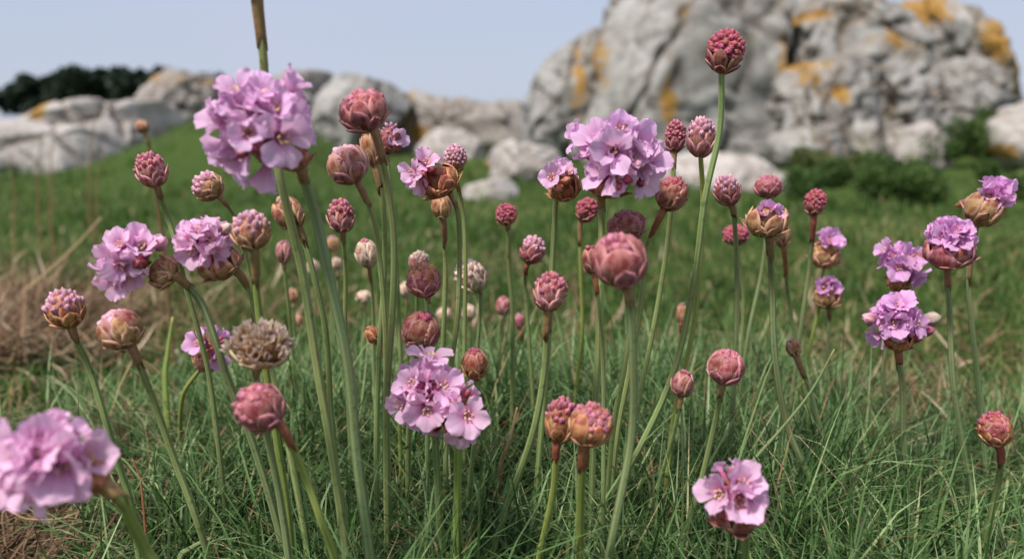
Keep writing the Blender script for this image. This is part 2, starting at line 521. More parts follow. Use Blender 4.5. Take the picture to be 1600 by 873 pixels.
def rock(outline, Y, thick, mat, label, name='boulder', e=0.62, amp=0.09, seed=0, spots=(), big=True, cell=1.6, lay=0.0, group=None):
    pts = np.array([[p.x, p.z] for p in (at(a, b, Y) for a, b in outline)])
    c = 0.5 * (pts.max(0) + pts.min(0))
    q = pts - c
    size = np.ptp(pts, axis=0).mean()
    ph = np.linspace(-math.pi, math.pi, 361)
    rr = np.zeros(361)
    for k, a in enumerate(ph):
        d = np.array([math.cos(a), math.sin(a)]); best = 0
        for s in range(len(q)):
            p0, p1 = q[s], q[(s + 1) % len(q)]
            ed = p1 - p0
            den = d[0] * ed[1] - d[1] * ed[0]
            if abs(den) < 1e-12: continue
            t = (p0[0] * ed[1] - p0[1] * ed[0]) / den
            u = (p0[0] * d[1] - p0[1] * d[0]) / den
            if t > 0 and -1e-6 <= u <= 1 + 1e-6: best = max(best, t)
        rr[k] = best
    ker = np.ones(7) / 7
    ext = np.concatenate([rr[-4:-1], rr, rr[1:4]])
    rr = np.convolve(ext, ker, 'valid') * (1 - amp * .45)
    V, Fc = ICO6 if big else ICO5
    rho = np.hypot(V[:, 0], V[:, 2]); phi = np.arctan2(V[:, 2], V[:, 0])
    r = np.interp(phi, ph, rr)
    rp = rho ** e
    dy = np.sign(V[:, 1]) * np.abs(V[:, 1]) ** e
    dy = np.where(dy < 0, dy * 0.38, dy * 1.2)
    P = np.stack([r * rp * np.cos(phi), thick * dy, r * rp * np.sin(phi)], 1)
    P = chisel(P, 22, seed, .66, .95, 1.0)
    N = V.copy()
    groove = np.zeros(len(P))
    gr = np.random.default_rng(seed + 300)
    warp = 0.05 * size * fbm(P / size * 5 + seed, 3, seed + 77)
    for _ in range(5 if big else 2):                       # long joints running through the stone
        nv = np.array([gr.normal(.9, .3), gr.normal(0, .35), gr.normal(0.25, .55)]); nv /= np.linalg.norm(nv)
        dist = P @ nv - gr.uniform(-.36, .36) * size + warp
        groove = np.maximum(groove, np.exp(-(dist / (.014 * size)) ** 2))
    S = P / size * 4 + seed * 3.1
    d1, d2, cid = worley(S * cell * 0.5 + 0.25 * fbm(S * 2, 2, seed)[:, None], seed)
    crack = np.clip(1 - (d2 - d1) / 0.10, 0, 1)
    n1 = fbm(S * 0.7, 5, seed + 3)
    n2 = fbm(S * 2.6, 4, seed + 8)
    strat = fbm(np.stack([S[:, 0] * 0.5 + S[:, 2] * 0.8, S[:, 1] * 0.4, S[:, 2] * 3.2 - S[:, 0] * 1.1], 1), 3, seed + 21)
    d1b, d2b, cidb = worley(S * np.array([1.3, 1.3, 1.0]) * cell + 0.5 * fbm(S * 1.5, 3, seed + 5)[:, None], seed + 31)
    rid = 1 - 2 * np.abs(fbm(S * 0.9, 4, seed + 13))
    disp = size * amp * (0.22 * n1 + 0.26 * n2 + 0.22 * rid + 0.75 * (cid - 0.5) + 0.25 * (cidb - 0.5) - 0.22 * crack + .6 * lay * strat) - size * .035 * groove
    P = P + N * disp[:, None]
    center = np.array([c[0], Y, c[1]])
    W = P + center
    lich = np.zeros(len(W))
    for (sx, sy, rx, ry, st) in spots:
        s0 = at(sx, sy, Y - thick * 0.3)
        k = Y / F_PX
        lich = np.maximum(lich, st * np.exp(-((W[:, 0] - s0.x) / (rx * k)) ** 2 - ((W[:, 2] - s0.z) / (ry * k)) ** 2))
    crk = np.clip(groove * .9 + crack * 0.5 + np.clip(-n2 * 0.9 - 0.25, 0, 1), 0, 1)
    me = mesh_from(name, P, Fc, [ROCK[mat]], {'crack': crk, 'lichen': lich})
    o = link(name, me, matrix=Matrix.Translation(Vector(center)))
    return tag(o, label, 'rock', group)

# right-hand outcrop
rock([(812, 205), (828, 135), (850, 92), (890, 60), (930, 36), (975, 30), (985, 80), (960, 160), (945, 250), (860, 250), (814, 240)],
     8.9, 1.1, 'grey', 'grey slab leaning against the tallest boulder, split from it by a dark crevice', 'rock_slab', amp=0.05, e=.5, seed=1,
     spots=[(905, 130, 14, 60, .55)], lay=0.3)
rock([(892, 255), (912, 190), (936, 100), (955, 10), (985, -80), (1100, -110), (1245, -85), (1292, 0), (1290, 110), (1275, 190), (1262, 266), (1060, 275)],
     8.2, 1.3, 'grey', 'tallest grey boulder with one narrow orange lichen streak at its foot', 'boulder', amp=0.045, e=.5, seed=2,
     spots=[(1046, 165, 11, 42, .9), (1228, 140, 9, 90, .7), (1075, 18, 9, 10, .6), (950, 80, 12, 60, .6)], lay=0.5)
rock([(1205, 30), (1225, -38), (1300, -48), (1380, -22), (1430, 20), (1490, 60), (1500, 125), (1400, 160), (1300, 165), (1215, 150)],
     8.3, 1.2, 'mottled', 'grey boulder capping the outcrop beside the tallest boulder, orange spots beneath', 'boulder', amp=0.07, seed=3,
     spots=[(1236, 45, 10, 40, .65), (1290, 15, 25, 12, .5), (1400, 62, 16, 14, .55)])
rock([(1392, 20), (1420, -22), (1470, -14), (1520, 18), (1556, 40), (1586, 72), (1600, 120), (1590, 165), (1500, 170), (1430, 125), (1398, 70)],
     9.4, 1.3, 'mottled', 'rounded boulder with a big bright orange lichen cap on the outcrop skyline', 'boulder', amp=0.06, seed=4,
     spots=[(1450, 8, 40, 26, 1.1), (1560, 60, 20, 30, .9), (1590, 105, 10, 40, .6)])
rock([(1198, 132), (1222, 98), (1290, 84), (1360, 88), (1384, 130), (1366, 200), (1350, 268), (1280, 275), (1222, 262), (1210, 190)],
     7.7, 0.9, 'mottled', 'knobbly low block with orange lichen blotches beside the tall boulder', 'boulder', amp=0.10, seed=5, cell=2.2,
     spots=[(1260, 95, 40, 8, .7), (1320, 145, 16, 14, .6), (1285, 120, 14, 14, .5)], lay=0.5)
rock([(1345, 105), (1400, 80), (1470, 72), (1512, 110), (1515, 170), (1500, 232), (1460, 275), (1380, 280), (1346, 240)],
     7.9, 0.9, 'mottled', 'cracked grey block in the middle of the low outcrop, with brown hollows', 'boulder', amp=0.11, seed=6, cell=2.4,
     spots=[(1352, 170, 16, 22, .75), (1372, 150, 10, 30, .6), (1400, 225, 14, 25, .35)], lay=0.5)
rock([(1478, 100), (1520, 84), (1565, 92), (1597, 120), (1592, 148), (1560, 168), (1535, 195), (1500, 230), (1478, 200), (1470, 140)],
     7.8, 0.8, 'mottled', 'pale rounded lobe jutting from the low outcrop over dark green growth', 'boulder', amp=0.08, seed=7, cell=2.2)
rock([(1396, 200), (1412, 186), (1452, 188), (1492, 208), (1500, 250), (1480, 285), (1410, 285), (1394, 240)],
     7.2, 0.45, 'pale', 'squarish pale boulder at the foot of the low outcrop', 'boulder', amp=0.09, seed=8, big=False, cell=2)
rock([(1336, 200), (1352, 180), (1380, 195), (1386, 240), (1376, 275), (1330, 275)],
     7.3, 0.35, 'mottled', 'narrow upright stone beside the squarish pale boulder', 'stone', amp=0.09, seed=9, big=False)
rock([(1206, 215), (1240, 200), (1290, 205), (1338, 225), (1345, 255), (1290, 268), (1215, 255)],
     7.2, 0.45, 'mottled', 'low rounded grey stone below the knobbly lichen block', 'stone', amp=0.10, seed=10, big=False)
rock([(1010, 262), (1050, 240), (1120, 236), (1200, 246), (1262, 276), (1290, 314), (1180, 330), (1060, 325), (1000, 300)],
     5.2, 0.6, 'pale', 'flat pinkish pale rock shelf in front of the tallest boulder', 'rock_shelf', amp=0.05, seed=11, e=0.7)
rock([(1562, 235), (1575, 190), (1600, 165), (1680, 150), (1740, 200), (1750, 262), (1600, 268)],
     6.6, 0.6, 'pale', 'separate boulder with orange lichen at its foot, apart from the outcrop', 'boulder', amp=0.07, seed=12, big=False,
     spots=[(1588, 240, 18, 14, 1.0)])
# middle group
rock([(560, 140), (600, 119), (660, 127), (710, 143), (760, 160), (805, 176), (848, 200), (850, 255), (700, 275), (580, 250)],
     11.5, 1.4, 'brown', 'long brownish grey boulder sloping down beside the gap of sky', 'boulder', amp=0.04, e=.5, seed=13,
     spots=[(632, 170, 14, 40, .5), (650, 208, 14, 16, 1.0)], lay=0.6)
rock([(728, 165), (745, 152), (772, 142), (800, 158), (836, 182), (862, 200), (862, 250), (760, 262), (722, 220)],
     12.5, 1.2, 'brown', 'small hump of grey rock at the bottom of the sky gap', 'boulder', amp=0.07, seed=14, big=False, lay=0.4)
rock([(455, 150), (480, 116), (540, 112), (600, 122), (640, 150), (604, 215), (560, 250), (480, 250)],
     10.4, 1.2, 'grey', 'blocky light grey boulder behind the largest lilac bloom', 'boulder', amp=0.05, seed=15,
     spots=[(640, 210, 12, 12, .4)])
rock([(375, 130), (390, 110), (440, 106), (505, 108), (525, 125), (520, 180), (400, 190)],
     13.5, 1.2, 'brown', 'low dark brown rock ridge behind the light grey boulder', 'boulder', amp=0.06, seed=16, big=False)
rock([(752, 262), (762, 232), (790, 222), (840, 226), (880, 240), (892, 275), (840, 288), (770, 284)],
     6.0, 0.5, 'pale', 'cream stone in the grass below the sky gap', 'stone', amp=0.09, seed=17, big=False, spots=[(758, 262, 8, 8, .8)])
rock([(712, 306), (728, 290), (770, 281), (806, 283), (820, 300), (800, 318), (740, 322)],
     4.0, 0.25, 'pale', 'low flat whitish stone lying in the grass', 'stone', amp=0.05, seed=18, big=False, e=0.8)
rock([(640, 228), (670, 200), (720, 205), (760, 225), (765, 262), (700, 280), (645, 262)],
     8.8, 0.6, 'pale', 'pale stone at the foot of the long sloping boulder', 'stone', amp=0.09, seed=19, big=False)
# left outcrop
rock([(-90, 260), (-40, 225), (2, 196), (24, 170), (58, 154), (110, 146), (150, 136), (210, 126), (262, 140), (300, 165), (270, 205), (200, 250), (120, 285), (-80, 285)],
     8.0, 1.2, 'pale', 'broad pale hump of rock with an orange lichen streak', 'boulder', amp=0.032, seed=20,
     spots=[(52, 165, 16, 34, .95), (60, 150, 8, 22, .8)], lay=0.7)
rock([(198, 132), (214, 114), (250, 107), (300, 110), (332, 126), (345, 150), (330, 195), (260, 205), (200, 180)],
     9.2, 1.1, 'brown', 'yellowish lichened rock crowning the pale hump', 'boulder', amp=0.08, seed=21, cell=2.2,
     spots=[(210, 118, 30, 10, .5), (300, 128, 20, 10, .5), (260, 120, 20, 10, .42)], lay=0.4)
rock([(-140, 235), (-60, 196), (20, 190), (100, 196), (160, 206), (190, 236), (160, 290), (60, 300), (-120, 300)],
     6.4, 0.7, 'pale', 'flat pale pinkish rock shelf below the broad pale hump', 'rock_shelf', amp=0.035, seed=22, e=0.75)
rock([(335, 150), (370, 128), (430, 125), (480, 150), (490, 200), (420, 225), (340, 215)],
     11.0, 1.1, 'grey', 'grey boulder behind the grassy knoll', 'boulder', amp=0.06, seed=23, big=False)

# ------------------------------------------------------------------ leafy masses
def leaf_cloud(n, centre_fn, size, spread=1.0):
    c = centre_fn(n)
    d = rng.normal(size=(n, 3)); d /= np.linalg.norm(d, axis=1)[:, None]
    u = np.cross(d, rng.normal(size=(n, 3))); u /= np.linalg.norm(u, axis=1)[:, None]
    s = size * rng.uniform(0.6, 1.4, n)[:, None]
    v = np.stack([c - u * s * 0.35, c + d * s * 0.5 - u * 0, c + u * s * 0.35, c - d * s * 0.5], 1)
    # slender folded leaf: four points with the middle lifted
    w = np.cross(d, u) * s * 0.18
    v[:, 0] += w; v[:, 2] += w
    return v.reshape(-1, 3), np.arange(4 * n).reshape(n, 4)

def shrub(x, y, Y, rx, rz, mat, label, n=2600, size=0.035, seed=0):
    base = at(x, y, Y)
    base.z = gz(base.x, base.y)
    k = Y / F_PX
    Rx, Rz = rx * k, rz * k
    e = link('shrub', None, matrix=Matrix.Translation(base))
    tag(e, label, 'shrub')
    r2 = np.random.default_rng(seed)
    lob = r2.normal(size=(16, 3)) * np.array([Rx * .55, Rx * .40, Rz * .38]) + np.array([0, 0, Rz * .85])
    lr = r2.uniform(.3, .55, 16) * min(Rx, Rz * 1.4)
    cid = {}
    def fn(m):
        k_ = r2.integers(0, 16, m)
        d = r2.normal(size=(m, 3)); d /= np.linalg.norm(d, axis=1)[:, None]
        p = lob[k_] + d * (lr[k_] * r2.uniform(.45, 1.0, m))[:, None]
        p[:, 2] = np.abs(p[:, 2]) + 0.01
        cid['k'] = k_
        return p
    V, Fq = leaf_cloud(n, fn, size)
    c = np.repeat(np.clip(r2.uniform(0, 1, 16)[cid['k']] * .5 + r2.uniform(0, .6, n), 0, 1), 4)
    tag(link('foliage', mesh_from('foliage', V, Fq, [mat], {'c': c}, smooth=False), e), kind='stuff')
    for q in range(6):
        a = r2.uniform(0, 6.28)
        tip = Vector(lob[q])
        pts = [Vector((0.04 * math.cos(a), 0.04 * math.sin(a), -0.02)), tip * 0.5 + Vector((0, 0, 0.02)), tip]
        link('branch', tube_mesh('branch', pts, 0.007, 0.003, BARK, 5), e)
    return e

def spline(pts, per=6):
    P = [pts[0] * 2 - pts[1]] + list(pts) + [pts[-1] * 2 - pts[-2]]
    out = []
    for i in range(1, len(P) - 2):
        p0, p1, p2, p3 = P[i - 1], P[i], P[i + 1], P[i + 2]
        for k in range(per):
            t = k / per
            out.append(0.5 * ((2 * p1) + (p2 - p0) * t + (2 * p0 - 5 * p1 + 4 * p2 - p3) * t * t + (3 * p1 - p0 - 3 * p2 + p3) * t ** 3))
    out.append(P[-2].copy())
    return out

def tube_mesh(name, pts, r0, r1, mat, sides=8, ridge=0.0, per=5, ragged=0.0, flat=1.0):
    c = spline([Vector(p) for p in pts], per)
    n = len(c)
    V, T, E, F = [], [], [], []
    side = Vector((1, 0, 0))
    for i, p in enumerate(c):
        t = (c[min(i + 1, n - 1)] - c[max(i - 1, 0)]).normalized()
        side = (side - t * side.dot(t)).normalized()
        up = t.cross(side)
        k = i / (n - 1)
        r = r0 + (r1 - r0) * k
        for s in range(sides):
            a = 2 * math.pi * s / sides
            w = r * (1 + (ridge if s % 2 == 0 else -ridge))
            off = t * (rnd.uniform(-ragged, ragged) if i in (n - 1,) else 0)
            V.append(p + side * (math.cos(a) * w) + up * (math.sin(a) * w * flat) + off)
            T.append(k); E.append(1.0 if s % 2 == 0 else 0.0)
    for i in range(n - 1):
        for s in range(sides):
            a, b = i * sides + s, i * sides + (s + 1) % sides
            F.append((a, b, b + sides, a + sides))
    F.append(tuple(range(sides - 1, -1, -1)))
    F.append(tuple(range((n - 1) * sides, n * sides)))
    return mesh_from(name, V, F, [mat], {'t': T, 'e': E})

shrub(1410, 345, 3.5, 130, 42, SHRUB, 'dark green leafy shrub in front of the low rock outcrop', 13000, 0.018, 1)
shrub(1300, 290, 5.2, 75, 28, HEATH, 'yellowish green low bush between the pale shelf and the dark shrub', 5200, 0.026, 2)
shrub(1545, 240, 7.0, 50, 46, SHRUB, 'dark bush in the hollow under the jutting pale lobe', 3800, 0.035, 3)
shrub(870, 215, 10.0, 50, 26, HEATH, 'small heathy bush by the foot of the leaning grey slab', 1600, 0.05, 4)

def far_wood():
    n = 26000
    Y = 70.0
    tops = [(-60, 128), (0, 128), (25, 122), (50, 120), (72, 112), (100, 106), (125, 104), (150, 104), (180, 102), (210, 104), (250, 104), (290, 108), (325, 112), (345, 122), (360, 138), (-120, 130), (-180, 125)]
    lob, lr = [], []
    for (a, b) in tops:
        p = at(a, b, Y)
        for q in (0, 0, 0, 1, 2):
            R = rnd.uniform(0.7, 1.3)
            lob.append((p.x + rnd.uniform(-1.2, 1.2), Y + rnd.uniform(-2, 2), p.z - R - rnd.uniform(0, .3) - q * 1.6)); lr.append(R)
    lob, lr = np.array(lob), np.array(lr)
    st = {}
    def fn(m):
        k = rng.integers(0, len(lob), m); st['k'] = k
        d = rng.normal(size=(m, 3)); d /= np.linalg.norm(d, axis=1)[:, None]
        return lob[k] + d * (lr[k] * rng.uniform(.5, 1.0, m))[:, None]
    V, Fq = leaf_cloud(n, fn, 0.55)
    V[:, 2] = np.maximum(V[:, 2], 0.0)
    c = np.repeat(rng.uniform(0, 1, n), 4)
    o = link('far_wood', mesh_from('far_wood', V, Fq, [WOOD], {'c': c}, smooth=False))
    tag(o, 'dark distant pine wood on the skyline behind the pale hump', 'wood', kind='stuff')
far_wood()

# ------------------------------------------------------------------ grass and leaves
def blades(base, az, length, lean, curl, width, c, segs=4, fold=0.35):
    """Curved, folded blades. base (n,3); az heading; lean start angle from vertical; curl added along length."""
    n = len(base)
    S = np.linspace(0, 1, segs + 1)
    h = np.stack([np.cos(az), np.sin(az), np.zeros(n)], 1)
    sd = np.stack([-np.sin(az), np.cos(az), np.zeros(n)], 1)
    P = base.copy()
    rows = []
    ang = lean.copy()
    for k, s in enumerate(S):
        wd = width * (1 - s ** 2.2) * (0.75 + 0.25 * min(1, s * 4)) + 1e-5
        nrm = -h * np.cos(ang)[:, None] + np.array([0, 0, 1]) * np.sin(ang)[:, None]
        rows.append(np.stack([P - sd * wd[:, None] + nrm * (wd * fold)[:, None], P, P + sd * wd[:, None] + nrm * (wd * fold)[:, None]], 1))
        step = length / segs
        P = P + h * (np.sin(ang) * step)[:, None] + np.array([0, 0, 1]) * (np.cos(ang) * step)[:, None]
        ang = ang + curl / segs
    R = np.stack(rows, 1)                     # n, segs+1, 3, 3
    V = R.reshape(-1, 3)
    per = (segs + 1) * 3
    fs = []
    for k in range(segs):
        for j in range(2):
            a = k * 3 + j
            fs.append((a, a + 1, a + 4, a + 3))
    Fq = (np.arange(n)[:, None, None] * per + np.array(fs)[None]).reshape(-1, 4)
    t = np.tile(np.repeat(S, 3), n)
    return V, Fq, {'t': t, 'c': np.repeat(c, per)}

def thrift_leaves():
    B, AZ, L, LE, CU, W, C = [], [], [], [], [], [], []
    n = 0
    while n < 1900:
        x, y = rng.uniform(-0.42, 0.62), rng.uniform(0.17, 0.80)
        edge = 1.3 - ((x - 0.09) / 0.43) ** 2 - ((y - 0.38) / 0.19) ** 2
        if rng.uniform() > edge or rng.uniform() < dry_at(x, y)[0] * 1.25: continue
        n += 1
        m = rng.integers(26, 42)
        if x > .17 and rng.uniform() < .30: continue
        z = gz(x, y)
        short = .72 if x > .17 else 1.0
        tone = rng.uniform(-.30, .20)
        a0 = rng.uniform(0, 6.28, m)
        B.append(np.stack([x + rng.normal(0, .008, m), y + rng.normal(0, .008, m), np.full(m, z - .004)], 1))
        AZ.append(a0); L.append(rng.uniform(.026, .068, m) * (1 + .25 * rng.normal()) * short)
        LE.append(np.abs(rng.normal(.60, .40, m))); CU.append(rng.normal(1.3, .8, m))
        W.append(rng.uniform(.00035, .00078, m))
        c = np.clip(rng.normal(.45 + tone, .30, m), 0, .9)
        dead = rng.uniform(size=m) < (.05 if x < .17 else .12)
        c = np.where(dead, rng.uniform(.91, 1, m), c)
        C.append(c)
    cat = [np.concatenate(q) for q in (B, AZ, L, LE, CU, W, C)]
    V, Fq, A = blades(*cat, segs=4)
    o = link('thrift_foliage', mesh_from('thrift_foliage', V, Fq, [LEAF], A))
    tag(o, 'dense cushion of narrow grey-green thrift leaves under the flower stems', 'leaves', kind='stuff')
thrift_leaves()

ROCK_KEEP = [(-6.5, -4.1, 6.2, 9.0)]
def meadow():
    n = 95000
    y = 0.45 * np.exp(rng.uniform(0, math.log(11.0 / 0.45), n))
    x = rng.uniform(-1, 1, n) * (0.85 * y + 0.35)
    d = dry_at(x, y)
    cush = 1.0 - ((x - 0.10) / 0.40) ** 2 - ((y - 0.38) / 0.20) ** 2
    clump = vn2(x, y, 7.0, 50) * .5 + vn2(x, y, 2.2, 51) * .5
    keep = (rng.uniform(size=n) > np.clip(d * 0.85, 0, .93)) & ((cush < 0) | (rng.uniform(size=n) < .08)) & (rng.uniform(size=n) < .75 + clump)
    x, y, d, clump = x[keep], y[keep], d[keep], clump[keep]
    m = len(x)
    grow = np.clip(y, 0.6, 9)
    L = rng.uniform(.018, .042, m) * (1 + .5 * clump + np.clip(y - 1.5, 0, 1.5) * 1.3 * np.clip(clump, -.15, 1)) * (0.85 + 0.10 * grow)
    W = rng.uniform(.0007, .0013, m) * (0.8 + 0.75 * grow)
    big = vn2(x, y, 1.1, 60) * .5 + vn2(x, y, 3.3, 61) * .35
    c = np.clip(.50 - .45 * clump + .45 * big + rng.normal(0, .2, m) + .3 * d, 0, .88)
    straw = rng.uniform(size=m) < (.06 + .30 * np.clip(d, 0, 1)) * np.clip(1.6 - y / 3, .25, 1)
    c = np.where(straw, rng.uniform(.88, 1, m), c)
    B = np.stack([x, y, ground_z(x, y) - .004], 1)
    V, Fq, A = blades(B, rng.uniform(0, 6.28, m), L, np.abs(rng.normal(.5, .4, m)), rng.normal(.8, .6, m), W, c, segs=3)
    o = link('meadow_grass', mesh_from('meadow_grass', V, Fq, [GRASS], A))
    tag(o, 'short green turf grass running back to the rocks', 'grass', kind='stuff')
meadow()

def thatch():
    n = 26000
    x = np.concatenate([rng.normal(-.60, .15, 9000), rng.normal(-.27, .11, 8000), rng.normal(.22, .11, 4500), rng.uniform(-.9, .9, 4500)])
    y = np.concatenate([rng.normal(.80, .15, 9000), rng.normal(.36, .09, 8000), rng.normal(.46, .08, 4500), rng.uniform(.5, 1.4, 4500)])
    ok = (y > 0.16) & (rng.uniform(size=n) < np.clip(dry_at(x, y) * 1.4 + .15, 0, 1))
    x, y = x[ok], y[ok]; m = len(x)
    brown = np.exp(-((x + 0.27) / 0.14) ** 2 - ((y - 0.34) / 0.14) ** 2)
    B = np.stack([x, y, ground_z(x, y) + rng.uniform(0, .010, m) * (1 + 1.2 * (y > .6))], 1)
    c = np.clip(rng.beta(1.6, 1.8, m) - .38 * brown + .05, 0, 1)
    V, Fq, A = blades(B, rng.uniform(0, 6.28, m), rng.uniform(.012, .05, m) * (1 + .7 * (y > .6)), rng.normal(1.35, .30, m), rng.normal(0, .8, m), rng.uniform(.0004, .0009, m) * (1 + .7 * (y > .6)), c, segs=3)
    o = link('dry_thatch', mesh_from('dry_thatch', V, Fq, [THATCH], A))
    tag(o, 'dead brown and straw coloured leaf litter on the bare ground', 'litter', kind='stuff')
thatch()

# ------------------------------------------------------------------ flower pieces (shared meshes)
def bract_mesh(name, th0, th1, bmax, curl, pal, tipw=0.25):
    ns, nb = 6, 4
    V, T, E = [], [], []
    for layer in (0.0, -0.05):
        for i in range(ns + 1):
            s = i / ns
            th = th0 + (th1 - th0) * s
            hw = bmax * (math.sin(math.pi * min(1, 0.25 + 0.62 * s)) ** 0.8 if s < .95 else tipw * 0.6)
            if s >= .8: hw *= max(tipw, (1 - s) / .2 * .6 + .4)
            R = 1.0 + layer + curl * s ** 3
            for j in range(nb + 1):
                b = (j / nb * 2 - 1)
                f = b * hw
                rr = R * (1 + 0.035 * (1 - b * b)) + 0.015 * math.sin(5 * s + 7 * b)
                dz = 0.05 * (1 - abs(b)) * s
                V.append((rr * math.sin(th) * math.cos(f), rr * math.sin(th) * math.sin(f), -rr * math.cos(th) + dz))
                T.append(s); E.append(abs(b))
    F = []
    w, L = nb + 1, (ns + 1) * (nb + 1)
    for i in range(ns):
        for j in range(nb):
            a = i * w + j
            F.append((a, a + 1, a + w + 1, a + w))
            F.append((L + a, L + a + w, L + a + w + 1, L + a + 1))
    rim = [j for j in range(w)] + [i * w + nb for i in range(1, ns + 1)] + [ns * w + j for j in range(nb - 1, -1, -1)] + [i * w for i in range(ns - 1, 0, -1)]
    for k in range(len(rim)):
        a, b = rim[k], rim[(k + 1) % len(rim)]
        F.append((b, a, L + a, L + b))
    return mesh_from(name, V, F, [BRACT[pal]], {'t': T, 'e': E})

def drop_mesh(name, mat, twist=0.6, open_=0.0, seed=0):
    r = random.Random(seed)
    prof = [(0.0, .35), (.25, .85), (.5, 1.0), (.72, .84), (.88, .52 + open_), (1.0, .16 + open_)]
    sides = 10
    V, T, E, F = [], [], [], []
    for i, (z, w) in enumerate(prof):
        for s in range(sides):
            a = 2 * math.pi * s / sides + twist * z
            k = w * (1 + (.15 if s % 2 else -.15) + r.uniform(-.06, .06))
            V.append((k * math.cos(a), k * math.sin(a), z + (r.uniform(-.10, .08) if i == 5 else 0)))
            T.append(z); E.append(float(s % 2))
    for i in range(len(prof) - 1):
        for s in range(sides):
            a, b = i * sides + s, i * sides + (s + 1) % sides
            F.append((a, b, b + sides, a + sides))
    V.append((0, 0, .86 if open_ else 1.0)); T.append(.3); E.append(0.0)
    top = (len(prof) - 1) * sides
    for s in range(sides):
        F.append((top + s, top + (s + 1) % sides, len(V) - 1))
    return mesh_from(name, V, F, [mat], {'t': T, 'e': E})

BRACT_M, BUD_M = {}, {}
def bract_set(pal):
    if pal not in BRACT_M:
        BRACT_M[pal] = {
            'outer': [bract_mesh('bract', .12, .95, .62, .03, pal), bract_mesh('bract', .12, 1.1, .55, .10, pal)],
            'mid': [bract_mesh('bract', .35, 1.50, .60, .02, pal), bract_mesh('bract', .35, 1.62, .52, .06, pal)],
            'inner': [bract_mesh('bract', .7, 2.10, .62, -.05, pal), bract_mesh('bract', .7, 2.25, .55, -.03, pal)],
            'top': [bract_mesh('bract', 1.2, 2.75, .8, -.12, pal), bract_mesh('bract', 1.2, 2.6, .9, -.08, pal)],
            'flare': [bract_mesh('bract', .3, 1.35, .42, .38, pal, .12)],
        }
    return BRACT_M[pal]
def bud_set(pal):
    if pal not in BUD_M:
        BUD_M[pal] = [drop_mesh('floret_bud', BUD[pal], .7, 0, 1), drop_mesh('floret_bud', BUD[pal], -.5, .12, 2), drop_mesh('floret_bud', BUD[pal], .3, .04, 3)]
    return BUD_M[pal]

CORE_M = {}
def core_mesh(pal):
    if pal not in CORE_M:
        V, Fc = ico(2)
        CORE_M[pal] = mesh_from('receptacle', V * .86, Fc, [BRACT[pal]], {'t': (V[:, 2] + 1) * .25, 'e': np.zeros(len(V))})
    return CORE_M[pal]

def petal_mesh(opening, wide, notch, mat, seed):
    r = random.Random(seed)
    ns, nb = 7, 6
    V, T, E = [], [], []
    rad, z = .13, 0.0
    ph1, ph2 = r.uniform(0, 6), r.uniform(0, 6)
    for i in range(ns + 1):
        s = i / ns
        ang = math.radians(12) + (math.radians(opening) - math.radians(12)) * min(1, s * 1.5) ** 1.1
        hw = wide * (0.16 + 0.84 * math.sin(min(1, s * 1.15 + .02) * math.pi * .5) ** 1.7)
        if s > .72:
            q = (s - .72) / .28
            hw *= math.sqrt(max(0.0, 1 - (q * .86) ** 2.6))
        for j in range(nb + 1):
            b = j / nb * 2 - 1
            # rounded, slightly notched end; the blade is cupped and its rim waves
            pull = .13 * (1 - s * 0) * b * b * (s ** 3) + notch * math.exp(-(b / .22) ** 2) * s ** 6
            rr = rad - pull * math.sin(ang)
            zz = z - pull * math.cos(ang)
            cup = .22 * hw * b * b * (1 - .45 * s) + .06 * math.sin(3.2 * b + ph1) * s ** 2 + .05 * math.sin(6.5 * b + ph2) * s ** 3
            V.append((b * hw, rr - cup * math.cos(ang), zz + cup * math.sin(ang)))
            T.append(s); E.append(abs(b))
        step = 1.02 / ns
        rad += step * math.sin(ang); z += step * math.cos(ang)
    F = [(i * (nb + 1) + j, i * (nb + 1) + j + 1, (i + 1) * (nb + 1) + j + 1, (i + 1) * (nb + 1) + j) for i in range(ns) for j in range(nb)]
    return mesh_from('petal', V, F, [mat], {'t': T, 'e': E})

PETAL_M = {}
def petal_set(pal, opening):
    key = (pal, opening)
    if key not in PETAL_M:
        deg = {'wide': 82, 'open': 66, 'cup': 46, 'shut': 26}[opening]
        PETAL_M[key] = [petal_mesh(deg + 4 * k - 4, w, n, PETAL[pal], k + deg) for k, (w, n) in enumerate(((.37, .04), (.42, .02), (.34, .06)))]
    return PETAL_M[key]

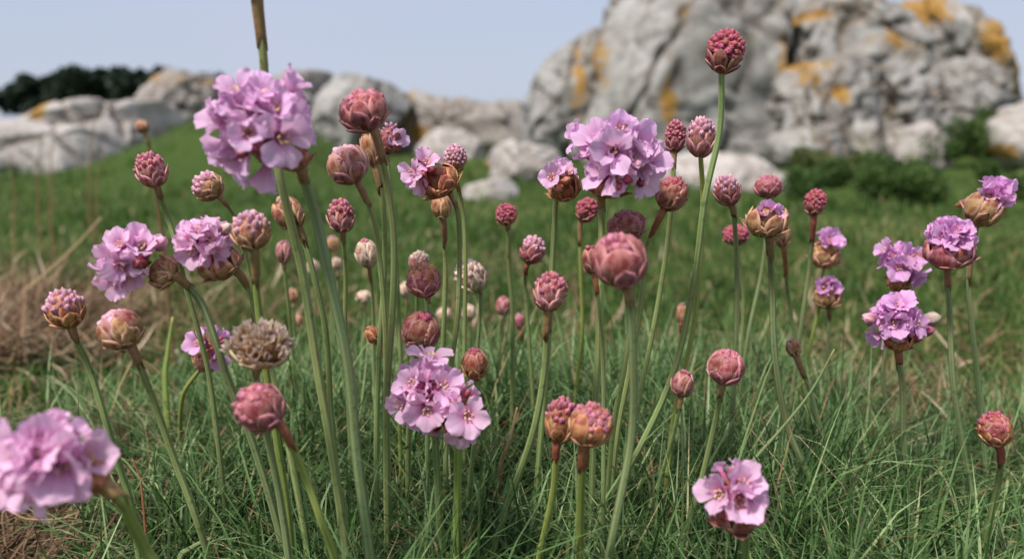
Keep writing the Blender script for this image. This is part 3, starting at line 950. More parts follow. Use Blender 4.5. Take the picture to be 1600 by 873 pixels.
def floret_mesh():
    V, T, F, M = [], [], [], []
    prof = [(-1.15, .05), (-.9, .15), (-.5, .19), (-.15, .22), (.05, .20), (.0, .10)]
    sides = 10
    for i, (z, w) in enumerate(prof):
        for s in range(sides):
            a = 2 * math.pi * s / sides
            k = w * (1 + (.10 if s % 2 else -.10))
            V.append((k * math.cos(a), k * math.sin(a), z)); T.append(i / 5)
    for i in range(len(prof) - 1):
        for s in range(sides):
            a, b = i * sides + s, i * sides + (s + 1) % sides
            F.append((a, b, b + sides, a + sides)); M.append(0)
    F.append(tuple(range((len(prof) - 1) * sides, len(prof) * sides))); M.append(0)
    for q in range(5):                                      # five stamens
        a = 2 * math.pi * (q + .5) / 5
        p0 = Vector((.05 * math.cos(a), .05 * math.sin(a), 0)); p1 = Vector((.15 * math.cos(a), .15 * math.sin(a), .42))
        for (c0, c1, r, mi) in ((p0, p1, .020, 2), (p1 - Vector((.05 * math.cos(a + 1), .05 * math.sin(a + 1), .02)), p1 + Vector((.04 * math.cos(a + 1), .04 * math.sin(a + 1), .05)), .034, 1)):
            b0 = len(V)
            for cc in (c0, c1):
                for s in range(4):
                    g = 2 * math.pi * s / 4
                    V.append((cc.x + r * math.cos(g), cc.y + r * math.sin(g), cc.z)); T.append(1)
            for s in range(4):
                F.append((b0 + s, b0 + (s + 1) % 4, b0 + 4 + (s + 1) % 4, b0 + 4 + s)); M.append(mi)
            F.append((b0 + 4, b0 + 5, b0 + 6, b0 + 7)); M.append(mi)
    return mesh_from('floret', V, F, [CALYX, ANTHER, FILAMENT], {'t': T}, mat_idx=M)
FLORET = floret_mesh()

def frame(axis, spin=0.0):
    z = Vector(axis).normalized()
    h = Vector((0, 1, 0)) if abs(z.y) < .9 else Vector((1, 0, 0))
    x = h.cross(z).normalized()
    y = z.cross(x)
    m = Matrix((x, y, z)).transposed()
    return (m @ Matrix.Rotation(spin, 3, 'Z')).to_4x4()

def TRS(loc, rot, sx, sy=None, sz=None):
    sy = sx if sy is None else sy
    sz = sx if sz is None else sz
    return Matrix.Translation(loc) @ rot @ Matrix.Diagonal((sx, sy, sz, 1))

def fib(n, th_max, th_min=0.0):
    c0, c1 = math.cos(th_min), math.cos(th_max)
    for k in range(n):
        z = c0 + (c1 - c0) * (k + .5) / n
        a = k * 2.399963
        r = math.sqrt(max(0, 1 - z * z))
        yield Vector((r * math.cos(a), r * math.sin(a), z))

class Plant:
    """One flower stalk: Empty at its foot, stem, sheath, bracts, buds and florets as parts."""
    def __init__(self, name, label, cat, Y, head, path, sw, stem='green', sheath=0, sheath_mat='brown', axis=None, up_px=0, Yb=None, group=None, h=0, lean_cam=0.0):
        self.Y, self.k = Y, px(Y)
        c = at(head[0], head[1], Y)
        neck = at(path[0][0], path[0][1], Y)
        ax = Vector(axis).normalized() if axis is not None else (c - neck).normalized()
        if axis is None and lean_cam:
            ax = (ax + Vector((0, -lean_cam, 0))).normalized()
        self.c, self.ax = c, ax
        foot_c = c - ax * (h * .40 * self.k)
        Yb = Y + 0.015 if Yb is None else Yb
        n = len(path)
        pts = [foot_c]
        for i, (a, b) in enumerate(path):
            pts.append(at(a + (rnd.uniform(-2.5, 2.5) if i else 0), b, Y + (Yb - Y) * (i / max(1, n - 1)) + (rnd.uniform(-.003, .003) if i else 0)))
        d = (pts[-1] - pts[-2]); d = d / max(1e-6, abs(d.z))
        d.x *= .6; d.y *= .4
        z0 = gz(pts[-1].x, pts[-1].y)
        if pts[-1].z > z0 + .012:
            hgt = pts[-1].z - z0
            end = pts[-1] + Vector((d.x * hgt * .6, d.y * hgt, -hgt))
            end.z = gz(end.x, end.y) - .003
            pts.append(end)
        self.root = link(name, None, matrix=Matrix.Translation(pts[-1]))
        self.root.empty_display_size = .01
        tag(self.root, label, cat, group)
        self.o = pts[-1]
        loc = [p - self.o for p in pts]
        r = sw * .41 * self.k
        link('stem', tube_mesh('stem', loc, r * .85, r * 1.08, STEM[stem], 10, .10), self.root)
        if sheath:
            want = sheath * .68 * self.k; acc = 0; sp = spline(loc, 24); keep = [sp[0]]
            for q in range(1, len(sp)):
                acc += (sp[q] - sp[q - 1]).length; keep.append(sp[q])
                if acc >= want: break
            m = len(keep) - 1
            keep = [keep[0], keep[max(1, m // 3)], keep[max(2, 2 * m // 3)], keep[m]] if m >= 3 else keep
            if len(keep) > 1:
                link('sheath', tube_mesh('sheath', keep, r * 1.45, r * 1.10, SHEATH[sheath_mat], 10, .10, per=4, ragged=r * 2.6), self.root)
    def add(self, name, mesh, M, parent=None):
        if parent is None:
            M = Matrix.Translation(-self.o) @ M
        return link(name, mesh, parent or self.root, M)
    def bracts(self, centre, ax, w, h, pal, rows):
        R = frame(ax, rnd.uniform(0, 6))
        bs = bract_set(pal)
        for (row, n, grow) in rows:
            o = rnd.uniform(0, 6)
            for q in range(n):
                a = o + 2 * math.pi * q / n + rnd.uniform(-.18, .18)
                rot = R @ Matrix.Rotation(a, 4, 'Z') @ Matrix.Rotation(rnd.uniform(-.07, .07), 4, 'Y')
                s = grow * rnd.uniform(.95, 1.05)
                self.add('bract', rnd.choice(bs[row]), TRS(centre, rot, w * .5 * s, w * .5 * s, h * .5 * s))
    def buds(self, centre, ax, w, h, pal, n, th, size, out=1.0, upness=.35, base=.45, th_min=0.0):
        R = frame(ax, rnd.uniform(0, 6)).to_3x3()
        bs = bud_set(pal)
        for d in fib(n, th, th_min):
            d = (d + Vector((rnd.uniform(-.14, .14), rnd.uniform(-.14, .14), rnd.uniform(-.08, .08)))).normalized()
            p = Vector((d.x * w * .5, d.y * w * .5, d.z * h * .5))
            dirn = (d * (1 - upness) + Vector((0, 0, upness))).normalized()
            L = size[1] * rnd.uniform(.8, 1.2) * w * .5
            tip = R @ (p * out * rnd.uniform(.96, 1.05))
            dw = R @ dirn
            r = size[0] * rnd.uniform(.8, 1.25) * w * .5
            self.add('floret_bud', rnd.choice(bs), TRS(centre + tip - dw * L, frame(dw, rnd.uniform(0, 6)), r, r, L))
    def floret(self, p, n, size, pal, opening):
        """p: middle of the open face; size: face diameter (m)."""
        s = size * .67 / {'wide': 1.0, 'open': .95, 'cup': .80, 'shut': .55}[opening]
        depth = {'wide': .35, 'open': .5, 'cup': .7, 'shut': .85}[opening]
        M = TRS(p - n * (s * depth), frame(n, rnd.uniform(0, 6)), s)
        fl = self.add('floret', FLORET, M)
        ps = petal_set(pal, opening)
        for q in range(5):
            rot = Matrix.Rotation(2 * math.pi * q / 5 + rnd.uniform(-.16, .16), 4, 'Z') @ Matrix.Rotation(rnd.uniform(-.30, .22), 4, 'X') @ Matrix.Rotation(rnd.uniform(-.22, .22), 4, 'Y')
            k = rnd.uniform(.88, 1.14)
            link('petal', rnd.choice(ps), fl, rot @ Matrix.Diagonal((k, k, k * rnd.uniform(.95, 1.05), 1)))

G_BUD = 'closed thrift buds'
def bud(kind, x, y, w, h, pal, path, label, sw=11, sheath=0, sm='brown', stem='green', Y=None, lean=.12, bp=None, group=None, Yb=None):
    Y = Y or min(.62, max(.20, F_PX * .0135 / w))
    P = Plant('thrift_bud', label, 'flower bud', Y, (x, y), path, sw, stem, sheath, sm, h=h, lean_cam=lean, group=group, Yb=Yb)
    W, H = w * P.k, h * P.k
    bp = bp or pal
    c, ax = P.c, P.ax
    P.add('receptacle', core_mesh(bp), TRS(c, frame(ax), W * .5, W * .5, H * .5))
    small = w < 32
    if kind == 'rasp':
        P.bracts(c, ax, W, H, bp, [('outer', 4 if small else 5, 1.0), ('mid', 5 if small else 6, .93)])
        P.buds(c, ax, W, H, pal, 18 if small else 64, 1.9, (.31 if small else .20, .55), upness=.12)
    elif kind == 'mosaic':
        P.bracts(c, ax, W, H, bp, [('outer', 5, 1.0), ('mid', 6, .98), ('inner', 7, .95)])
        P.bracts(c, ax, W, H, pal, [('top', 6, .92)])
        P.buds(c, ax, W, H, pal, 30, 1.45, (.19, .5), upness=.2, out=.99)
    elif kind == 'scale':
        P.bracts(c, ax, W, H, bp, [('outer', 5, 1.02), ('mid', 5, 1.0), ('inner', 6 if not small else 5, .97)])
        P.bracts(c, ax, W, H, pal, [('top', 5, .95)])
        P.buds(c, ax, W * .9, H * .97, pal, 6 if small else 12, .75, (.24, .6), upness=.3)
    elif kind == 'tuft':
        P.bracts(c, ax, W, H, bp, [('outer', 4, 1.0), ('mid', 6, 1.0), ('inner', 5, .90)])
        P.buds(c, ax, W * .97, H, pal, 10 if small else 30, 1.3, (.20 if not small else .3, .7), upness=.45, out=1.04)
    elif kind == 'shut':
        P.bracts(c, ax, W, H, bp, [('outer', 3, 1.0), ('mid', 4, 1.0), ('inner', 4, .98), ('top', 4, .96)])
        P.buds(c, ax, W * .7, H, pal, 4, .5, (.3, .6), upness=.6)
    return P

def bloom(x, y, R, florets, path, label, pal='lilac', Y=.27, sw=12, sheath=0, sm='brown', stem='green', cup=None, cup_pal='rust',
          bud_pal='crimson', nb=12, back=6, axis=None, extra=(), lean=.2, Yb=None, squash=1.0, name='thrift_bloom'):
    """florets: (px, py, size px, opening); cup: (dx, dy, w, h) px of the bract cup under the head."""
    cup = cup or (0, R * .55, R * 1.0, R * .8)
    P = Plant(name, label, 'flower', Y, (x + cup[0], y + cup[1]), path, sw, stem, sheath, sm, h=cup[3], lean_cam=0.05, Yb=Yb)
    k = P.k
    c = at(x, y, Y)
    ax = (c - at(path[0][0], path[0][1], Y)).normalized() if axis is None else Vector(axis).normalized()
    cc = P.c
    P.ax = ax
    P.add('receptacle', core_mesh(cup_pal), TRS(cc, frame(ax), cup[2] * .5 * k, cup[2] * .5 * k, cup[3] * .5 * k))
    P.bracts(cc, ax, cup[2] * k, cup[3] * k, cup_pal, [('outer', 5, 1.0), ('mid', 6, 1.03), ('inner', 6, 1.06), ('flare', 4, 1.0)])
    P.buds(c, ax, R * 1.45 * k, R * 1.45 * k, bud_pal, nb, 1.75, (.15, .55), upness=.1)
    for f in florets:
        fx, fy, sz = f[0], f[1], f[2]
        op = f[3] if len(f) > 3 else 'open'
        p = at(fx, fy, Y)
        off = p - c
        d2 = (off.x ** 2 + off.z ** 2) / (k * R) ** 2
        off.y = -math.sqrt(max(0.0, 1 - min(d2, 1.0))) * R * k * squash
        j = 1.0 if len(florets) > 4 else .3
        n = (off.normalized() + Vector((j * rnd.uniform(-.3, .3), -lean + j * rnd.uniform(-.1, .25), 0.12 + j * rnd.uniform(-.25, .3)))).normalized()
        P.floret(c + off, n, sz * k, pal, op)
    Rm = frame(ax).to_3x3()
    if len(florets) > 4:
        for d in fib(22, 1.75):
            d = Rm @ d
            if d.y < .3:
                P.floret(c + d * R * .80 * k, (d + Vector((rnd.uniform(-.3, .3), 0, rnd.uniform(-.2, .3)))).normalized(), R * rnd.uniform(.55, .75) * k, pal, 'cup')
    for d in fib(back * 3, 1.7):
        d = Rm @ d
        if d.y > .25 and back:
            back -= 1
            P.floret(c + d * R * .85 * k, d, R * .6 * k, pal, 'open')
    for (bx, by, bw, bpal) in extra:                       # unopened florets standing out of the head
        p = at(bx, by, Y); off = p - c
        off.y = -math.sqrt(max(0.02, 1 - min(1, (off.x ** 2 + off.z ** 2) / (k * R) ** 2))) * R * k
        n = off.normalized()
        r = bw * .5 * k
        P.add('floret_bud', bud_set(bpal)[0] if bpal in BUD else bud_set('pink')[0], TRS(c + off - n * r * 1.6, frame((n + Vector((0, -.3, .5))).normalized()), r, r, r * 2.3))
    return P

# ------------------------------------------------------------------ the open blooms
bloom(412, 200, 78, [(412, 207, 62, 'open'), (459, 216, 74, 'wide'), (446, 158, 62, 'cup'), (378, 140, 62, 'open'), (345, 186, 60, 'open'), (394, 168, 58, 'cup'),
      (370, 262, 64, 'open'), (334, 236, 54, 'cup'), (408, 284, 54, 'cup'), (462, 122, 46, 'cup'), (425, 135, 44, 'cup'), (350, 160, 46, 'cup'), (478, 185, 44, 'cup')],
      [(470, 264), (490, 330), (513, 420), (541, 560), (560, 720), (580, 890)], 'largest pale lilac bloom in full flower, with a stem rising behind it', 'lilac', Y=.235, sw=21,
      sheath=26, stem='grey', cup=(48, 46, 48, 40), nb=20, back=8, axis=(-.25, -.35, .9), extra=[(420, 240, 20, 'crimson'), (428, 252, 18, 'crimson'), (398, 245, 18, 'crimson')])
bloom(962, 246, 66, [(948, 234, 64, 'open'), (929, 266, 54, 'cup'), (968, 194, 52, 'cup'), (897, 214, 48, 'open'), (922, 208, 52, 'cup'), (994, 216, 56, 'cup'),
      (1014, 276, 66, 'cup'), (1018, 240, 54, 'cup'), (958, 276, 48, 'cup'), (985, 240, 40, 'cup')],
      [(940, 308), (938, 360), (936, 460), (935, 560), (930, 660), (922, 800)], 'big lilac bloom in front of the tall boulder, above a pile of red buds', 'lilac', Y=.285, sw=13, sheath=40,
      cup=(-14, 40, 60, 44), nb=18, back=7, axis=(.1, -.3, .95), extra=[(989, 262, 20, 'pink'), (975, 285, 17, 'crimson'), (1000, 290, 16, 'crimson'), (960, 296, 16, 'crimson')])
bloom(872, 280, 34, [(859, 274, 44, 'open'), (880, 258, 26, 'shut')], [(869, 312), (866, 360), (862, 430), (856, 520), (850, 620), (840, 760)],
      'small lilac floret and rusty bracts tucked against the big lilac bloom', 'lilac', Y=.30, sw=12, cup=(8, 10, 46, 50), nb=10, back=3, axis=(-.2, -.4, .9), bud_pal='rust',
      extra=[(885, 285, 16, 'rust'), (892, 270, 14, 'tan'), (872, 300, 15, 'rust')])
bloom(664, 612, 58, [(672, 554, 66, 'wide'), (646, 584, 52, 'open'), (698, 588, 58, 'open'), (672, 628, 60, 'open'), (628, 620, 54, 'open'), (655, 664, 58, 'open')],
      [(680, 690), (683, 760), (688, 890)], 'pale pink bloom standing low before the leaf cushion, larger of a close pair', 'pink', Y=.262, sw=15, cup=(10, 32, 52, 56), nb=12, back=6, axis=(-.15, -.5, .8))
bloom(724, 636, 46, [(734, 634, 66, 'wide'), (727, 670, 54, 'open'), (708, 618, 42, 'cup')],
      [(715, 694), (715, 760), (713, 890)], 'pale pink bloom with one wide-open floret, smaller of a close pair', 'pink', Y=.258, sw=17, stem='lime', cup=(-8, 30, 46, 50), nb=8, back=4, axis=(.2, -.5, .8))
bloom(82, 712, 74, [(68, 716, 92, 'open'), (95, 672, 88, 'cup'), (122, 714, 98, 'cup'), (36, 690, 84, 'open'), (58, 762, 84, 'cup'), (14, 738, 76, 'open'), (152, 706, 70, 'cup'), (8, 772, 60, 'cup'), (60, 680, 70, 'cup')],
      [(188, 778), (206, 815), (226, 860), (250, 930)], 'blurred pink bloom over brown thatch, its head nodding on a bent stem', 'pink', Y=.185, sw=26, sheath=50, stem='lime', cup=(62, 34, 52, 48), cup_pal='rust', nb=14, back=8, axis=(-.75, -.45, .45))
bloom(1144, 765, 50, [(1148, 768, 62, 'cup'), (1110, 760, 56, 'cup'), (1156, 736, 58, 'cup'), (1174, 758, 40, 'cup')],
      [(1166, 838), (1166, 880)], 'three open pink florets above reddish bracts, near the long grass blade', 'pink', Y=.225, sw=15, sheath=36, cup=(8, 34, 74, 62), cup_pal='crimson', nb=12, back=4, axis=(-.18, -.35, .9),
      extra=[(1180, 785, 22, 'rose'), (1130, 800, 22, 'crimson'), (1158, 806, 24, 'crimson')])
bloom(214, 404, 54, [(212, 408, 52, 'open'), (206, 374, 44, 'open'), (234, 372, 48, 'cup'), (176, 424, 44, 'open'), (194, 438, 48, 'open'), (186, 396, 40, 'cup')],
      [(278, 434), (312, 470), (340, 540), (358, 600), (400, 700), (440, 850)], 'mauve bloom turned side-on at the end of a sharply curved stem', 'pink', Y=.262, sw=15, sheath=52, cup=(40, 20, 50, 46), cup_pal='tan', nb=12, back=5, axis=(-.85, -.3, .4),
      extra=[(173, 368, 22, 'pink'), (262, 380, 24, 'pink'), (240, 410, 22, 'crimson')], stem='grey')
bloom(325, 380, 44, [(314, 388, 54, 'open'), (350, 392, 40, 'open'), (322, 352, 42, 'open'), (299, 364, 44, 'cup'), (340, 366, 36, 'cup')],
      [(374, 428), (392, 455), (402, 490), (420, 560), (446, 680), (480, 850)], 'rosy bloom nestled beside the striped tan bud, on a side-bent neck', 'pink', Y=.27, sw=13, sheath=56, cup=(18, 30, 66, 48), cup_pal='tan', nb=8, back=5, axis=(-.3, -.3, .8),
      extra=[(362, 356, 18, 'pale')])
bloom(330, 540, 34, [(316, 528, 36, 'open'), (350, 560, 34, 'cup')], [(292, 604), (286, 630), (280, 680)], 'half-hidden violet bloom low in the leaves behind the faded head', 'violet', Y=.36, sw=9, cup=(-6, 22, 38, 40), cup_pal='tan', nb=8, back=4, axis=(.3, -.1, .9), stem='lime')
bloom(1406, 412, 34, [(1380, 388, 36, 'open'), (1391, 413, 40, 'open'), (1415, 398, 42, 'open'), (1424, 434, 36, 'open'), (1440, 436, 28, 'cup')],
      [(1400, 462), (1388, 520), (1382, 590), (1395, 680), (1410, 780)], 'violet bloom just above another, lower violet bloom', 'violet', Y=.37, sw=9, cup=(-2, 26, 34, 34), nb=10, back=5, axis=(0, -.4, .9), stem='grey')
bloom(1398, 500, 40, [(1397, 468, 44, 'open'), (1424, 500, 38, 'open'), (1386, 497, 36, 'cup'), (1366, 528, 32, 'cup'), (1386, 470, 30, 'cup')],
      [(1405, 562), (1410, 620), (1414, 690), (1424, 780), (1440, 890)], 'violet bloom with unopened florets at its edge, under its twin', 'violet', Y=.335, sw=12, sheath=44, cup=(6, 26, 44, 44), nb=12, back=5, axis=(0, -.4, .9), bud_pal='rose',
      extra=[(1347, 502, 22, 'pink'), (1390, 530, 24, 'pink'), (1458, 502, 24, 'pale'), (1448, 520, 20, 'rose'), (1425, 532, 20, 'crimson')], stem='grey', sm='red')
bloom(1482, 370, 34, [(1482, 366, 40, 'cup'), (1462, 366, 30, 'cup'), (1500, 372, 32, 'cup'), (1478, 354, 28, 'cup'), (1494, 354, 28, 'cup')],
      [(1480, 424), (1482, 490), (1490, 600), (1510, 720), (1530, 830)], 'cup-shaped bloom, petals crowded in a dome over broad brown bracts', 'violet', Y=.335, sw=11, sheath=66, cup=(0, 20, 70, 56), cup_pal='rose', nb=10, back=5, axis=(-.05, -.25, .95), stem='grey')
bloom(1546, 304, 28, [(1552, 292, 34, 'shut'), (1566, 298, 34, 'shut'), (1540, 298, 30, 'shut'), (1534, 310, 22, 'shut')],
      [(1522, 362), (1512, 430), (1520, 510), (1532, 620), (1540, 760)], 'tilted violet flower spilling out of a long tan bract cup', 'violet', Y=.36, sw=10, sheath=150, cup=(-8, 20, 54, 60), cup_pal='tan', nb=10, back=2, axis=(.45, -.1, .88), bud_pal='pale', stem='grey')
bloom(664, 266, 34, [(670, 246, 36, 'cup'), (645, 268, 38, 'open'), (656, 290, 34, 'cup')],
      [(700, 296), (716, 330), (718, 400), (712, 500), (702, 620)], 'half-open mauve flower with two spread petals and fat brown bracts', 'pink', Y=.31, sw=10, sheath=46, cup=(22, 16, 58, 50), cup_pal='rust', nb=12, back=3, axis=(-.55, -.3, .75),
      extra=[(680, 268, 16, 'crimson'), (664, 276, 15, 'crimson')])
bloom(1197, 334, 28, [(1190, 322, 22, 'shut'), (1212, 326, 20, 'shut')], [(1203, 382), (1206, 460), (1210, 560), (1236, 680), (1300, 810), (1330, 880)],
      'plump opening head with two lilac petal tips, crimson on one side', 'violet', Y=.31, sw=13, sheath=60, cup=(2, 8, 60, 58), cup_pal='tan', nb=16, back=0, axis=(0, -.25, .97), bud_pal='rose', stem='grey')
bloom(1290, 378, 22, [(1294, 372, 30, 'cup'), (1284, 370, 26, 'cup')], [(1286, 425), (1278, 480), (1262, 560), (1240, 650)],
      'lilac petals in a yellow-tan cup, directly above a similar smaller one', 'violet', Y=.42, sw=8, cup=(0, 18, 44, 46), cup_pal='tan', nb=6, back=2, axis=(.1, -.2, .95), stem='lime')
bloom(1292, 448, 20, [(1286, 442, 24, 'shut'), (1298, 446, 22, 'shut')], [(1296, 492), (1297, 560), (1304, 640), (1330, 740)],
      'small tan cup with lilac tips, below the yellow-tan cup', 'violet', Y=.42, sw=8, cup=(2, 14, 40, 42), cup_pal='tan', nb=10, back=1, axis=(0, -.2, .97), bud_pal='tan', stem='grey', sheath=20)
bloom(612, 208, 24, [(626, 216, 26, 'cup')], [(606, 246), (612, 320), (622, 420), (624, 540)], 'pink half-open bud with one lilac petal, behind the crimson-pink bud', 'lilac', Y=.36, sw=8, cup=(-4, 10, 38, 44), cup_pal='rose', nb=14, back=0, axis=(.05, -.2, .97), bud_pal='pink')

# a faded, papery head
def faded():
    P = Plant('faded_thrift_head', 'faded papery thrift head gone brown and translucent, above a plump red bud', 'flower', .235, (406, 545), [(400, 590), (408, 640), (424, 700), (438, 780), (452, 890)], 15, 'grey', 22, 'brown', h=60, lean_cam=.1)
    k = P.k
    c, ax = P.c, P.ax
    P.add('receptacle', core_mesh('faded'), TRS(c, frame(ax), 34 * k, 34 * k, 24 * k))
    P.bracts(c, ax, 92 * k, 58 * k, 'faded', [('outer', 5, 1.0), ('mid', 8, 1.0)])
    R = frame(ax).to_3x3()
    for d in fib(70, 1.65):
        d = R @ (d + Vector((rnd.uniform(-.2, .2), rnd.uniform(-.2, .2), rnd.uniform(-.1, .1)))).normalized()
        j = rnd.uniform(.82, 1.1)
        p = c + Vector((d.x * 44 * k, d.y * 44 * k, d.z * 36 * k + 2 * k)) * j
        s = rnd.uniform(.6, 1.25)
        P.add('dry_floret', PAPER_M[rnd.randrange(4)], TRS(p, frame((d + Vector((rnd.uniform(-.4, .4), rnd.uniform(-.4, .4), .5))).normalized(), rnd.uniform(0, 6)), 7 * k * s, 6 * k * s, 15 * k * s))
def paper():
    nt = NT('papery_calyx')
    t = nt.attr('t')
    col = nt.ramp(t, [(0, (0.34, 0.19, 0.06)), (0.6, (0.46, 0.32, 0.19)), (1, (0.68, 0.54, 0.48))])
    return nt.finish(vary(nt, col, .3), .6, .4, .2)
_paper = paper()
def funnel(seed):
    r = random.Random(seed)
    V, T, F = [], [], []
    prof = [(-1.2, .15), (-.5, .35), (0, .6), (.35, 1.0)]
    for i, (z, w) in enumerate(prof):
        for s in range(10):
            a = 2 * math.pi * s / 10
            w *= r.uniform(.8, 1.2)
            V.append((w * math.cos(a), w * math.sin(a), z + (r.uniform(-.35, .5) if i == 3 else 0) + r.uniform(-.08, .08))); T.append(i / 3)
    for i in range(3):
        for s in range(10):
            a, b = i * 10 + s, i * 10 + (s + 1) % 10
            F.append((a, b, b + 10, a + 10))
    return mesh_from('dry_floret', V, F, [_paper], {'t': T})
PAPER_M = [funnel(q) for q in range(1, 5)]
faded()

# ------------------------------------------------------------------ the closed buds
B = bud
B('rasp', 1133, 80, 58, 68, 'crimson', [(1127, 118), (1122, 205), (1099, 310), (1084, 430), (1056, 575), (1000, 702), (930, 820)], 'tall deep crimson knobbly bud standing highest against the tallest boulder', 13, 0, stem='green', Y=.295)
B('rasp', 398, -48, 70, 70, 'rose', [(402, 5), (412, 90), (417, 150), (439, 290), (470, 425), (497, 580), (520, 710), (545, 890)], 'stem with a brown sheath rising past the largest lilac bloom', 17, 112, 'brown', 'green', Y=.25)
B('rasp', 1055, 213, 34, 52, 'rose', [(1052, 250), (1050, 300), (1040, 390), (1022, 500), (1000, 620), (975, 720)], 'slim rosy bud on a brown neck beside a tan-bracted bud', 10, 30, stem='green', Y=.33)
B('tuft', 1095, 214, 46, 62, 'pink', [(1095, 252), (1100, 310), (1092, 400), (1080, 520), (1050, 660)], 'tan-bracted bud with a pink crown, touching the tall bud stem', 10, 0, stem='lime', Y=.31, bp='pink')
B('mosaic', 1050, 302, 50, 56, 'crimson', [(1028, 345), (1010, 392), (1000, 470), (985, 580), (960, 700)], 'crimson bud under a slim rosy bud, on a slanting brown neck', 11, 66, 'red', stem='green', Y=.30)
B('tuft', 1136, 297, 42, 50, 'pink', [(1147, 335), (1151, 400), (1150, 480), (1146, 600), (1140, 720)], 'pinkish bud on a straight stem to one side of the tall bud stem', 10, 40, stem='grey', Y=.33, bp='rose')
B('mosaic', 1200, 291, 42, 38, 'rose', [(1202, 318), (1190, 420), (1172, 520), (1150, 650)], 'dusky pink bud just behind the plump opening head', 8, 0, stem='grey', Y=.38)
B('rasp', 1150, 367, 42, 34, 'crimson', [(1152, 392), (1162, 470), (1156, 580), (1150, 680)], 'small red bud low behind the pinkish straight-stemmed bud', 7, 0, Y=.42)
B('shut', 1221, 367, 28, 40, 'tan', [(1226, 395), (1232, 460), (1246, 560), (1270, 680)], 'orange-tan closed bud peeping out behind the plump opening head', 8, 80, 'red', Y=.40)
B('rasp', 1274, 316, 35, 42, 'crimson', [(1271, 350), (1268, 410), (1255, 500), (1240, 600), (1222, 700)], 'dark red bud on a brown stalk above the yellow-tan cup', 9, 74, 'red', stem='grey', Y=.38)
B('scale', 1135, 572, 60, 60, 'rose', [(1126, 610), (1118, 650), (1098, 740), (1070, 840)], 'round rosy scaly bud, larger of two above the three pink florets', 12, 56, 'brown', 'green', Y=.275, lean=.25)
B('shut', 1067, 598, 37, 48, 'rose', [(1062, 632), (1050, 690), (1025, 760), (1000, 830)], 'small striped pink-brown bud beside the round rosy scaly bud', 9, 40, 'brown', 'green', Y=.30, bp='pink')
B('shut', 1239, 542, 24, 34, 'pale', [(1250, 572), (1266, 615), (1290, 690), (1330, 790)], 'slim tan bud tipping backward beside the long dark grass blade', 9, 66, 'brown', 'grey', Y=.34, bp='tan')
B('mosaic', 1555, 670, 54, 62, 'crimson', [(1565, 712), (1560, 760), (1545, 820), (1528, 890)], 'lone red-brown bud standing apart, low in thin grass', 13, 62, 'red', 'green', Y=.285, bp='rust')
B('shut', 1065, 489, 18, 36, 'pink', [(1064, 512), (1060, 570), (1050, 640)], 'sliver of a pinkish bud hidden behind the tall bud stem', 7, 24, 'red', Y=.45, bp='tan')
B('scale', 968, 405, 86, 92, 'rose', [(984, 470), (991, 550), (985, 680), (960, 830), (948, 900)], 'biggest dusky red bud, opening like a rose, in front of a pile of buds', 17, 60, 'brown', 'grey', Y=.225, lean=.4, bp='rose')
B('shut', 924, 405, 32, 48, 'crimson', [(930, 440), (936, 480), (940, 560), (944, 700)], 'small crimson bud pressed against the biggest dusky red bud', 9, 50, 'red', 'green', Y=.26, bp='crimson')
B('scale', 979, 352, 60, 52, 'rose', [(990, 390), (988, 460), (974, 570), (955, 700)], 'greyish pink bud right behind the biggest dusky red bud', 10, 40, 'brown', 'green', Y=.29, lean=.1)
B('rasp', 917, 328, 36, 40, 'crimson', [(906, 352), (906, 430), (908, 520), (900, 620)], 'small crimson bud in the shade under the big lilac bloom', 8, 60, 'brown', 'lime', Y=.38)
B('tuft', 860, 455, 53, 64, 'rose', [(855, 496), (852, 580), (830, 680), (790, 790), (770, 860)], 'tan and pink striped bud standing alone on a brownish stem before the meadow', 15, 70, 'brown', 'green', Y=.27, bp='pink')
B('tuft', 832, 390, 40, 45, 'pink', [(822, 420), (820, 450), (826, 520), (832, 620)], 'leaning pink-tipped bud between the small crimson bud and the striped bud', 8, 34, 'red', 'green', Y=.36, bp='rose')
B('rasp', 791, 335, 35, 36, 'crimson', [(794, 362), (798, 420), (800, 500), (798, 620)], 'small dark crimson bud with pale basal bracts against the meadow', 9, 16, 'brown', 'green', Y=.37)
B('shut', 786, 477, 24, 32, 'rose', [(784, 500), (782, 540), (770, 610)], 'little pinkish brown bud beside an even smaller pink one', 7, 34, 'straw', Y=.46, bp='pink')
B('shut', 811, 501, 19, 26, 'pink', [(814, 524), (816, 550), (816, 620)], 'tiny pink bud on a thick rusty sheath', 7, 40, 'red', Y=.50, bp='rose')
B('tuft', 735, 432, 50, 56, 'pale', [(752, 462), (748, 540), (738, 640)], 'creamy white bud flushed pink, the palest of its size', 8, 0, stem='grey', Y=.36, bp='pale')
B('mosaic', 662, 437, 56, 56, 'rust', [(670, 478), (672, 530), (668, 620)], 'dark red-brown bud with a pale bud peeping over it', 10, 14, 'brown', 'green', Y=.30, bp='rose')
B('tuft', 655, 408, 32, 34, 'pale', [(652, 440), (650, 500), (648, 600)], 'pale pink bud peeping over a dark red-brown bud', 8, 30, 'straw', 'green', Y=.38, bp='pink')
B('scale', 658, 516, 62, 66, 'crimson', [(646, 556), (640, 620), (636, 720)], 'crimson pink bud directly behind the larger pale pink bloom', 11, 20, 'red', 'green', Y=.30, lean=.3, bp='rose')
B('scale', 742, 568, 42, 56, 'crimson', [(744, 604), (740, 680), (730, 780)], 'red and olive bud at the shoulder of the pale pink pair', 10, 12, 'brown', 'green', Y=.30, lean=.2, bp='rust')
B('shut', 583, 523, 24, 34, 'rust', [(598, 548), (612, 580), (622, 640), (628, 740)], 'small rust-orange bud leaning out over the leaves', 8, 60, 'brown', 'lime', Y=.33, bp='rust')
